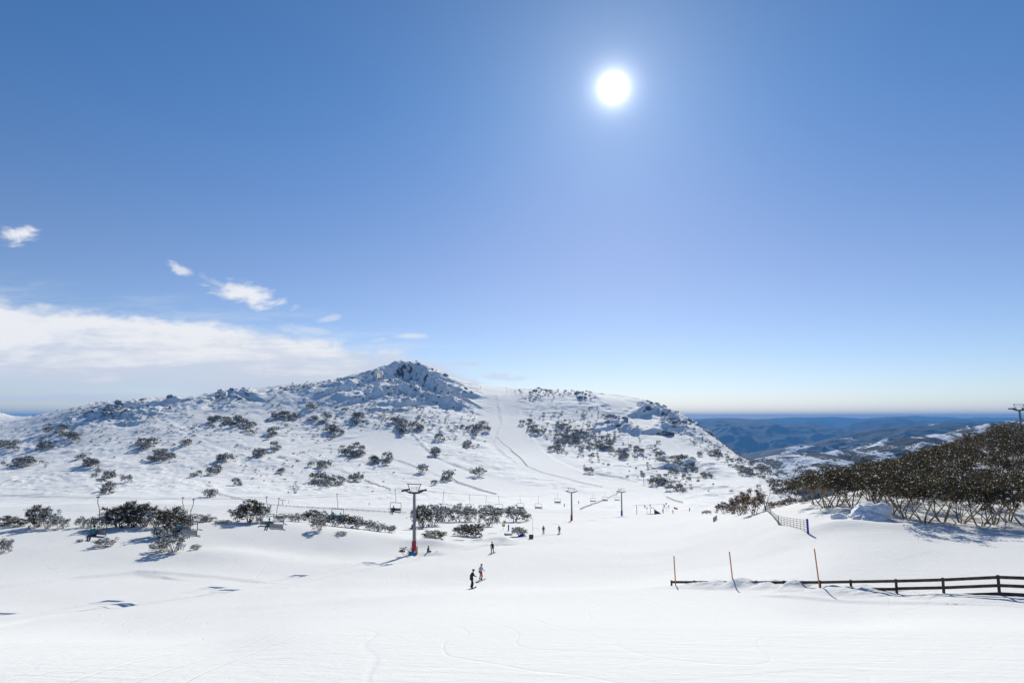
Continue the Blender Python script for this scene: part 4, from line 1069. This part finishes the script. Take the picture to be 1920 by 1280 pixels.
# ------------------------------------------------------------------ people
def skin_mesh(name, J, Eg, mat, parent, root=0, sub=1):
    me = bpy.data.meshes.new(name); me.from_pydata([j[0] for j in J], Eg, [])
    o = bpy.data.objects.new(name, me); col.objects.link(o)
    o.modifiers.new('s', 'SKIN'); 
    if not me.skin_vertices: 
        with bpy.context.temp_override(object=o, active_object=o): bpy.ops.mesh.customdata_skin_add()
    for i, j in enumerate(J):
        sv_ = me.skin_vertices[0].data[i]; r = j[1]; sv_.radius = r if isinstance(r, tuple) else (r, r); sv_.use_root = (i == root)
    s = o.modifiers.new('u', 'SUBSURF'); s.levels = sub; s.render_levels = sub
    dg = bpy.context.evaluated_depsgraph_get(); m2 = bpy.data.meshes.new_from_object(o.evaluated_get(dg))
    o.modifiers.clear(); o.data = m2; m2.materials.clear(); m2.materials.append(mat)
    for p in m2.polygons: p.use_smooth = True
    if parent: o.parent = parent
    return o
def person(p, face, label, jacket, trousers, pose='stand', hand_r=None, hand_l=None, lean=0.1, h=1.74, grp=None, poles=False):
    """Figure standing at p, looking along heading `face` (radians from +Y, clockwise)."""
    root = empty('person', p, -face, label, 'person', grp); k = h / 1.74
    def V(x, y, z): return (x * k, y * k, z * k)
    sit = pose == 'sit'
    hipz = .48 if sit else .90; hy = 0.0
    L = lambda t: hy + lean * t           # forward lean of the trunk
    hip, waist, chest, neck = V(0, L(0), hipz), V(0, L(.2), hipz + .16), V(0, L(.6), hipz + .38), V(0, L(.9), hipz + .58)
    head = (0, L(1.0) + .03, hipz + .70)
    legs = {}
    for sx in (-1, 1):
        if sit: legs[sx] = [V(sx * .10, 0, hipz), V(sx * .14, .42, hipz + .02), V(sx * .15, .50, hipz - .40), V(sx * .15, .66, hipz - .46)]
        elif pose == 'ride': legs[sx] = [V(sx * .09, 0, hipz), V(sx * .19, .10 , .50), V(sx * .20, .0, .12), V(sx * .21, .14, .06)]
        else: legs[sx] = [V(sx * .09, 0, hipz), V(sx * .11, .07, .50), V(sx * .12, -.02, .12), V(sx * .12, .13, .06)]
    hands = {1: hand_r or (.30, .12, .86 - .90 + hipz), -1: hand_l or (-.30, .12, .86 - .90 + hipz)}
    arms = {}
    for sx in (-1, 1):
        sh = Vector(V(sx * .19, L(.8), hipz + .50)); hd = Vector(V(*hands[sx])); md = sh.lerp(hd, .5) + Vector((sx * .06, -.07, -.04))
        wr = md.lerp(hd, .86); arms[sx] = [tuple(sh), tuple(md), tuple(wr), tuple(hd)]
    hz_ = Vector(V(*head))
    J = [(hip, .10), (waist, .10), (chest, .11), (neck, .055), (tuple(hz_ + Vector((0, .01, .0)) * k), .085), (tuple(hz_ + Vector((0, 0, .12)) * k), .088), (tuple(hz_ + Vector((0, .095, .05)) * k), .022)]
    Eg = [(0, 1), (1, 2), (2, 3), (3, 4), (4, 5), (4, 6)]
    for sx in (-1, 1):
        n = len(J); a = arms[sx]
        J += [(a[0], .055), (a[1], .045), (a[2], .032)]; Eg += [(2, n), (n, n + 1), (n + 1, n + 2)]
        n2 = len(J); q = legs[sx]; J += [(q[1], .07), (q[2], .05), (q[3], .045)]; Eg += [(0, n2), (n2, n2 + 1), (n2 + 1, n2 + 2)]
    skin_mesh('body', J, Eg, M['skin'], root)
    J = [(hip, (.17, .13)), (waist, (.165, .125)), (chest, (.19, .14)), (tuple((Vector(neck) + Vector(chest)) / 2), .10)]; Eg = [(0, 1), (1, 2), (2, 3)]
    for sx in (-1, 1):
        n = len(J); a = arms[sx]; J += [(a[0], .085), (a[1], .068), (a[2], .052)]; Eg += [(2, n), (n, n + 1), (n + 1, n + 2)]
    skin_mesh('jacket', J, Eg, jacket, root)
    J = [(hip, (.155, .12))]; Eg = []
    for sx in (-1, 1):
        n = len(J); q = legs[sx]; J += [(q[0], .105), (q[1], .088), (q[2], .078)]; Eg += [(0, n), (n, n + 1), (n + 1, n + 2)]
    skin_mesh('trousers', J, Eg, trousers, root)
    for sx in (-1, 1):
        q = legs[sx]; a, b = Vector(q[2]), Vector(q[3])
        MB().tube([a + Vector((0, 0, .10)), a + Vector((0, 0, -.01)), b], [.07, .075, .06], 8).build('boot', M['black'], root, smooth=True)
        wr, hd = Vector(arms[sx][2]), Vector(arms[sx][3]); d = (hd - wr).normalized(); pal = hd + d * .03
        side = d.cross(Vector((0, 0, 1))); side = side.normalized() if side.length > .1 else Vector((1, 0, 0))
        g = MB().tube([wr, hd, pal + d * .04], [.036, .046, .040], 7)
        for f in range(4):
            o0 = pal + d * .03 + side * (f - 1.5) * .021; ln = (.062, .074, .07, .055)[f]
            g.tube([o0, o0 + d * ln * .6, o0 + d * ln + Vector((0, 0, -.02))], [.011, .011, .009], 5)
        g.tube([hd + side * .03, hd + side * .065 + d * .03, hd + side * .07 + d * .06], [.013, .012, .01], 5)
        g.build('glove', M['black'], root, smooth=True)
    MB().ball(hz_ + Vector((0, -.01, .075)) * k, (.118 * k, .13 * k, .125 * k), 14, 9).build('helmet', M['helmet'], root, smooth=True)
    MB().ball(hz_ + Vector((0, .085, .055)) * k, (.075 * k, .035 * k, .035 * k), 10, 6).build('goggles', M['dark_steel'], root, smooth=True)
    return root
def board(p, ang, lab, col_, tilt=0.0, ln=1.5, grp=None):
    mb = MB(); n = 15
    for i in range(n):
        t = i / (n - 1) * 2 - 1; w = .14 * (1 - abs(t) ** 6) + .02; z = .09 * max(0, abs(t) - .78) / .22
        for s in (-1, 1):
            for dz in (0, .012): mb.v.append((t * ln / 2, s * w, z + dz))
    for i in range(n - 1):
        a = i * 4; b = a + 4; mb.f += [(a, a + 2, b + 2, b), (a + 1, b + 1, b + 3, a + 3), (a, b, b + 1, a + 1), (a + 2, a + 3, b + 3, b + 2)]
    mb.f += [(0, 1, 3, 2), ((n - 1) * 4, (n - 1) * 4 + 2, (n - 1) * 4 + 3, (n - 1) * 4 + 1)]
    o = mb.build('snowboard', col_, smooth=True); o.location = p + Vector((0, 0, .035)); o.rotation_euler = (0, tilt, ang); tag(o, lab, 'snowboard', grp); return o
def skis(p, ang, who, grp=None):
    for s, nm in ((-1, 'left'), (1, 'right')):
        mb = MB(); n = 9
        for i in range(n):
            t = i / (n - 1); z = .14 * max(0, t - .88) / .12
            for q in (-1, 1):
                for dz in (0, .015): mb.v.append((s * .12 + q * .045 * (1 - .6 * max(0, t - .9) / .1), -.75 + 1.7 * t, z + dz))
        for i in range(n - 1):
            a = i * 4; b = a + 4; mb.f += [(a, a + 2, b + 2, b), (a + 1, b + 1, b + 3, a + 3), (a, b, b + 1, a + 1), (a + 2, a + 3, b + 3, b + 2)]
        o = mb.build('ski', M['dark_steel'], smooth=True); o.location = p + Vector((0, 0, .03)); o.rotation_euler = (-.12, 0, -ang); tag(o, 'ski under the ' + nm + ' foot of ' + who, 'ski', 'skis on the feet of the skiers')
P1 = gp(884, 1100, 40, 200); sl = math.atan(.2)
ln_ = Vector((0, 0, .04))
person(P1 + ln_, 1.25, 'dark-clothed snowboarder pushing along with one arm out, left of the pale jacket', M['black'], M['black'], 'ride', hand_r=(.30, .34, 1.15), hand_l=(-.30, -.05, .95), lean=.16, h=1.86)
board(P1, 0.9, 'dark snowboard under the boarder in black', M['navy'])
P2 = gp(901, 1086, 40, 200)
person(P2 + ln_, 1.0, 'snowboarder in a pale blue jacket and red trousers', M['white_cloth'], M['red_cloth'], 'ride', hand_r=(.42, .22, 1.10), hand_l=(-.36, .0, .92), lean=.10, h=1.8)
board(P2, 0.7, 'dark snowboard under the pale-jacketed rider', M['dark_steel'])
P3 = gp(923.5, 1039, 60, 250)
person(P3 + ln_, -.6, 'snowboarder in black gliding away above the pair', M['black'], M['black'], 'ride', lean=.18, h=1.8)
board(P3, 0.8, 'dark snowboard under the lone upper boarder', M['black'])
P4 = gp(1019, 1002, 60, 300); person(P4 + ln_, .2, 'skier in black standing level with the blue marker, left of the red one', M['black'], M['navy'], h=1.8); skis(P4, .2, 'the far skier in black')
P5 = gp(1049, 1001, 60, 300); person(P5 + ln_, -.3, 'skier in red jacket leaning on the far slope', M['red_cloth'], M['black'], lean=.25, h=1.75); skis(P5, -.3, 'the far skier in red')
P6 = T1 + Vector((2.3, .6, 0)); P6.z = gz(P6.x, P6.y) - .34
person(P6, 1.9, 'dark-clothed person sitting in the snow beside the tall lift tower', M['black'], M['black'], 'sit', lean=.05, h=1.85)
bd = board(P6 + Vector((.95, -.2, .30)), .15, 'dark snowboard lying beside the person sitting by the tower', M['black'], -.15)
for (px, py, lab, j, t, fc) in ((1293, 957, 'dark-clothed person standing alone right of the orange sheet', M['black'], M['black'], 2.6), (1085, 944, 'tiny skier in dark clothes right of the slim tower', M['black'], M['navy'], 1.0), (1058, 949, 'tiny dark skier left of the slim tower', M['navy'], M['black'], .4),
                        (1209, 951, 'person in black at the left of the purple group', M['black'], M['black'], .3), (1219, 950, 'person in a purple jacket, tallest of the lift crowd', M['purple'], M['navy'], 2.8), (1213, 955, 'person in navy crouched in the lift crowd', M['navy'], M['black'], 1.4), (1246, 951, 'person in navy left of the thin mast', M['navy'], M['black'], .2), (1254, 952, 'person in purple right of the thin mast', M['purple'], M['black'], -.8),
                        (692, 949, 'tiny lone skier far off on the flat meadow', M['black'], M['black'], 1.5), (1243, 960, 'tiny dark figure at the tip of the purple windbreak', M['black'], M['black'], .9), (1262, 963, 'tiny dark figure below the orange sheet', M['black'], M['black'], -1)):
    person(gp(px, py, 100, 500), fc, lab, j, t, lean=.08)
def rider(key, dx, jacket, lab):
    ch, Y = chs[key]; s = 1 if key[0] > 0 else -1
    c = ch.location; a = ch.rotation_euler.z
    off = Matrix.Rotation(a, 3, 'Z') @ Vector((dx, -.10, -3.54 - .40))
    person(c + off, -a, lab, jacket, M['navy'], 'sit', hand_r=(.22, .38, .74), hand_l=(-.22, .38, .74), lean=-.02, grp=None)
rider((-1, 343), .45, M['teal'], 'chairlift rider in teal at the big thicket')
rider((-1, 500), -.5, M['teal'], 'chairlift rider in teal under the rounded bush clump')
rider((-1, 632), -.65, M['teal'], 'right-hand teal rider of the pair before the hedge')
rider((-1, 632), .65, M['teal'], 'left-hand teal rider of the pair before the hedge')
rider((1, 832), -.5, M['navy'], 'chairlift rider in navy right of the big tower')
rider((1, 832), .45, M['green'], 'chairlift rider in green right of the big tower')
rider((1, 912), .0, M['lightblue'], 'chairlift rider in bright blue above the brown bushes')
rider((-1, 184), .3, M['teal'], 'chairlift rider in teal nearest the left edge')
rider((-1, 741), .3, M['navy'], 'chairlift rider in navy left of the big tower')

# ------------------------------------------------------------------ things about the tower foot and the lift
def pad_post(p, h, r, mat, name, lab, cat, lean=0.0):
    o = MB().tube([(0, 0, -.3), (0, 0, h * .96), (lean * h, 0, h)], [r, r, r * .8], 12).build(name, mat, smooth=True); o.location = p; tag(o, lab, cat); return o
pad_post(T1 + Vector((.62, -.9, -.1)), 1.35, .12, M['yellow_pad'], 'marker_post', 'short orange-yellow post at the foot of the tall tower', 'post')
o = MB().box((0, 0, 0), (1.3, .5, .55)).build('mat_or_shade_slab', M['lightblue'], bevel=.08); o.location = T1 + Vector((-.1, -1.1, .15)); o.rotation_euler = (.2, .05, .1); tag(o, 'blue crash mat at the foot of the tall tower', 'mat')
p = gp(759, 1039, 60, 200); o = shrub_obj('snow_gum_bush', snow_gum(R3, 1.0, 1.2, 5, 14, 20, .08, .22, .2, low=0), (M['bark'], M['leaf']), 'tiny dark bush left of the tall tower foot', 'bush'); place(o, p, 1.5)
p = gp(953.5, 996, 60, 300); pad_post(p, 1.5, .16, M['blue_pad'], 'marker_post', 'upright deep blue post among the last bushes', 'post')
p = gp(996, 1010, 60, 300)
bx = empty('snow_making_box', p, .3, 'small olive-brown box on the edge of the slope', 'box'); MB().box((0, 0, .45), (.8, .6, .9)).build('body', simple('olive_box', (0.09, 0.075, 0.035), .7), bx, bevel=.03); MB().box((0, 0, .93), (.9, .7, .07)).build('lid', M['dark_steel'], bx)
p = gp(999, 1008, 60, 300); o = MB().tube([(0, 0, -.3), (0, 0, 4.0)], .03, 6).build('marker_pole', M['steel'], smooth=True); o.location = p; tag(o, 'thin grey pole rising behind the olive-brown box', 'pole')
for px, py, w, lab in ((953, 1004, 1.8, 'blue-grey mat lying in the snow below the deep blue post'), (975, 1008, 2.0, 'slanted blue mat leaning among the last bushes'), (940, 1020, 1.4, 'blue slab standing in for the shade in the hollow above the lone boarder')):
    o = MB().box((0, 0, 0), (w, .8, .25)).build('mat_or_shade_slab', M['blue_pad'] if px != 953 else M['navy'], bevel=.06); p = gp(px, py, 60, 300); o.location = p + Vector((0, 0, .15)); o.rotation_euler = (.3, -.5 if px == 975 else .1, .4); tag(o, lab, 'mat')  # last slab only colours in the hollow's blue shade; the other two are mats
for px, py, lab in ((946, 985, 'upper yellowish sign board by the bushes'), (944, 994, 'lower yellowish sign board by the bushes')):
    p = gp(px, py, 60, 300); r_ = empty('sign_board', p, .1, lab, 'sign'); MB().box((0, 0, 1.1), (.8, .04, .6)).build('panel', simple('yellow_board', (0.5, 0.42, 0.12), .6), r_); MB().tube([(0, .03, -.2), (0, .03, 1.35)], .03, 6).build('post', M['steel'], r_)
# lift boarding gate
p = gp(1194, 964, 200, 340); u = p.y / F
g = empty('boarding_gate', p, 0, 'thin grey gate frame at the left of the purple lift crowd', 'gate')
MB().tube([(0, 0, -.3), (0, 0, 17 * u)], .12, 8).build('post', M['steel'], g, smooth=True); MB().bar((-7 * u, 0, 16.5 * u), (52 * u, 1.5, 18 * u), .16).build('beam', M['steel'], g); MB().tube([(50 * u, 1.4, -.4), (50 * u, 1.4, 18 * u)], .10, 8).build('post', M['steel'], g, smooth=True)
p = gp(1228, 964, 200, 340); w = empty('windbreak', p, 0, 'purple sloping windbreak with a dark frame in the lift crowd', 'windbreak')
mb = MB(); mb.v = [(-1 * u, 0, 0), (12 * u, .3, .15), (-1 * u, 0, 9 * u), (-1 * u, .12, 0), (12 * u, .42, .15), (-1 * u, .12, 9 * u)]; mb.f = [(0, 1, 2), (5, 4, 3), (0, 3, 4, 1), (1, 4, 5, 2), (2, 5, 3, 0)]; mb.build('panel', M['purple'], w)
MB().tube([(-8 * u, 0, 0), (-8 * u, 0, 8 * u), (-6 * u, 0, 11.5 * u), (-2 * u, 0, 11 * u), (0, 0, 8 * u)], .09, 7).tube([(-14 * u, 0, 5 * u), (-14 * u, 0, .1), (-1 * u, 0, .1)], .09, 7).build('frame', M['purple'], w, smooth=True)
p = gp(1249, 951, 200, 340); m_ = empty('mast', p, 0, 'thin mast with a dark lamp head rising from the lift crowd', 'mast'); MB().tube([(0, 0, -.3), (0, 0, 13 * u)], .07, 7).build('pole', M['dark_steel'], m_, smooth=True); MB().ball((.15, 0, 13.4 * u), (.4, .25, .45), 8, 6).build('lamp_head', M['dark_steel'], m_)
o = MB().box((0, 0, 0), (9 * u, .15, 3.6 * u)).build('banner', M['orange'], bevel=.03); o.location = gp(1267, 953, 200, 340) + Vector((0, 0, 2.2 * u)); o.rotation_euler = (-.3, .38, 0); tag(o, 'slanted orange-red sheet beside the lift crowd', 'banner')

# ------------------------------------------------------------------ snow fences and pylons on the mountain
SF = [([(572, 850), (585, 858), (600, 866)], 1.6, 'short snow fence dropping from the traverse on the left slope'), ([(628, 880), (655, 889), (678, 895)], 1.5, 'faint snow fence under the rounded bush patch'), ([(684, 899), (710, 910), (733, 919)], 1.9, 'dark snow fence running down to the meadow'),
      ([(748, 862), (770, 870), (792, 880)], 1.6, 'snow fence beside the lower edge of the run'), ([(843, 893), (858, 903), (885, 912), (910, 920), (932, 926)], 1.9, 'snow fence curving down at the foot of the run'), ([(850, 868), (875, 878), (898, 886)], 1.6, 'thin snow fence ending at the bush on the run'),
      ([(412, 926), (440, 934), (480, 942), (530, 948), (572, 951)], 1.3, 'long low fence edging the left part of the flat track'), ([(575, 951), (640, 956), (700, 960), (762, 963)], 1.4, 'long low fence edging the right part of the flat track'),
      ([(958, 843), (975, 857), (989, 873)], 3.2, 'thick dark snow fence beside the broad run'), ([(990, 874), (1020, 886), (1070, 898)], 1.5, 'thin fence continuing down the broad run'), ([(1072, 899), (1105, 907), (1130, 912)], 1.3, 'thin fence reaching the bottom of the broad run'),
      ([(1116, 887), (1145, 892), (1180, 898)], 1.7, 'brownish snow fence right of the lone brown bush'), ([(1087, 955), (1110, 946), (1135, 936)], 2.2, 'grey snow fence climbing between the slim and the small tower'), ([(1140, 933), (1155, 926), (1166, 916)], 1.4, 'short upper piece of the grey climbing fence'),
      ([(1249, 931), (1265, 938), (1281, 943)], 2.2, 'short grey fence above the orange sheet'), ([(932, 820), (945, 832), (960, 843)], 1.5, 'faint fence above the thick one on the broad run'), ([(1398 - 60, 978), (1345, 972)], 1.0, 'little grey barrier in the snow below the dark bushes')]
for pts, hpx, lab in SF:
    P = []
    for (a, b), (c, d) in zip(pts[:-1], pts[1:]):
        for k in range(6): P.append(gp(a + (c - a) * k / 6, b + (d - b) * k / 6, 90 if pts[0][1] > 970 else 215))
    P.append(gp(*pts[-1], 90 if pts[0][1] > 970 else 215)); root = empty('snow_fence', P[0], 0, lab, 'snow fence', 'snow fences along the runs')
    H = max(.8, hpx * P[len(P) // 2].y / F * .45); mb = MB(); ps = MB()
    for a, b in zip(P[:-1], P[1:]):
        if (b - a).length < .05 or (b - a).length > 60: continue
        A_, B_ = a - P[0], b - P[0]
        for t in ((.28, .5, .72, .94) if hpx > 1.65 else (.45, .9)): mb.bar(A_ + Vector((0, 0, H * t)), B_ + Vector((0, 0, H * t)), .04 + H * .045)
        n = max(1, int((b - a).length / 2.5))
        for k in range(n): q = A_.lerp(B_, k / n); ps.bar(q + Vector((0, .08, -.3)), q + Vector((0, .08, H * 1.15)), .10)
    mb.build('slats', M['slat'], root); ps.build('posts', M['slat'], root)
PY = [(1010, 756, 12, 'upper pylon near the head of the broad run'), (1043, 773, 14, 'pylon below the upper one on the scrubby face'), (1101, 806, 20, 'pylon in the middle of the scrubby face'), (1178, 838, 22, 'tall pylon at the right of the scrubby face'), (950, 736, 7, 'tiny pylon left on the skyline saddle'), (901, 729, 6, 'tiny pylon on the skyline right of the summit'), (530, 945, 8, 'thin pylon on the flat meadow at left'), (1207, 905, 14, 'thin pylon at the foot of the right flank')]
for px, py, h, lab in PY:
    p = gp(px, py, 200); r_ = empty('surface_lift_pylon', p, .2, lab, 'pylon', 'pylons of the surface lifts'); H = h * p.y / F
    MB().tube([(0, 0, -.5), (0, 0, H)], [.20, .13], 8).build('pole', M['steel'], r_, smooth=True); MB().bar((-1.5, 0, H), (1.5, 0, H), .2).build('crossarm', M['steel'], r_)
# rope tow goal frame seen on the flat beyond the hedge: two posts with a rope
for px, py, h, lab in ((435, 936, 5, 'tiny post left on the track'), (541, 944, 8, 'tiny post above the hedge'), (1192, 945, 0, '')):
    if h:
        p = gp(px, py, 215); H = h * p.y / F; o = MB().tube([(0, 0, -.3), (0, 0, H)], .07, 6).build('marker_post', M['slat'], smooth=True); o.location = p; tag(o, lab, 'post')
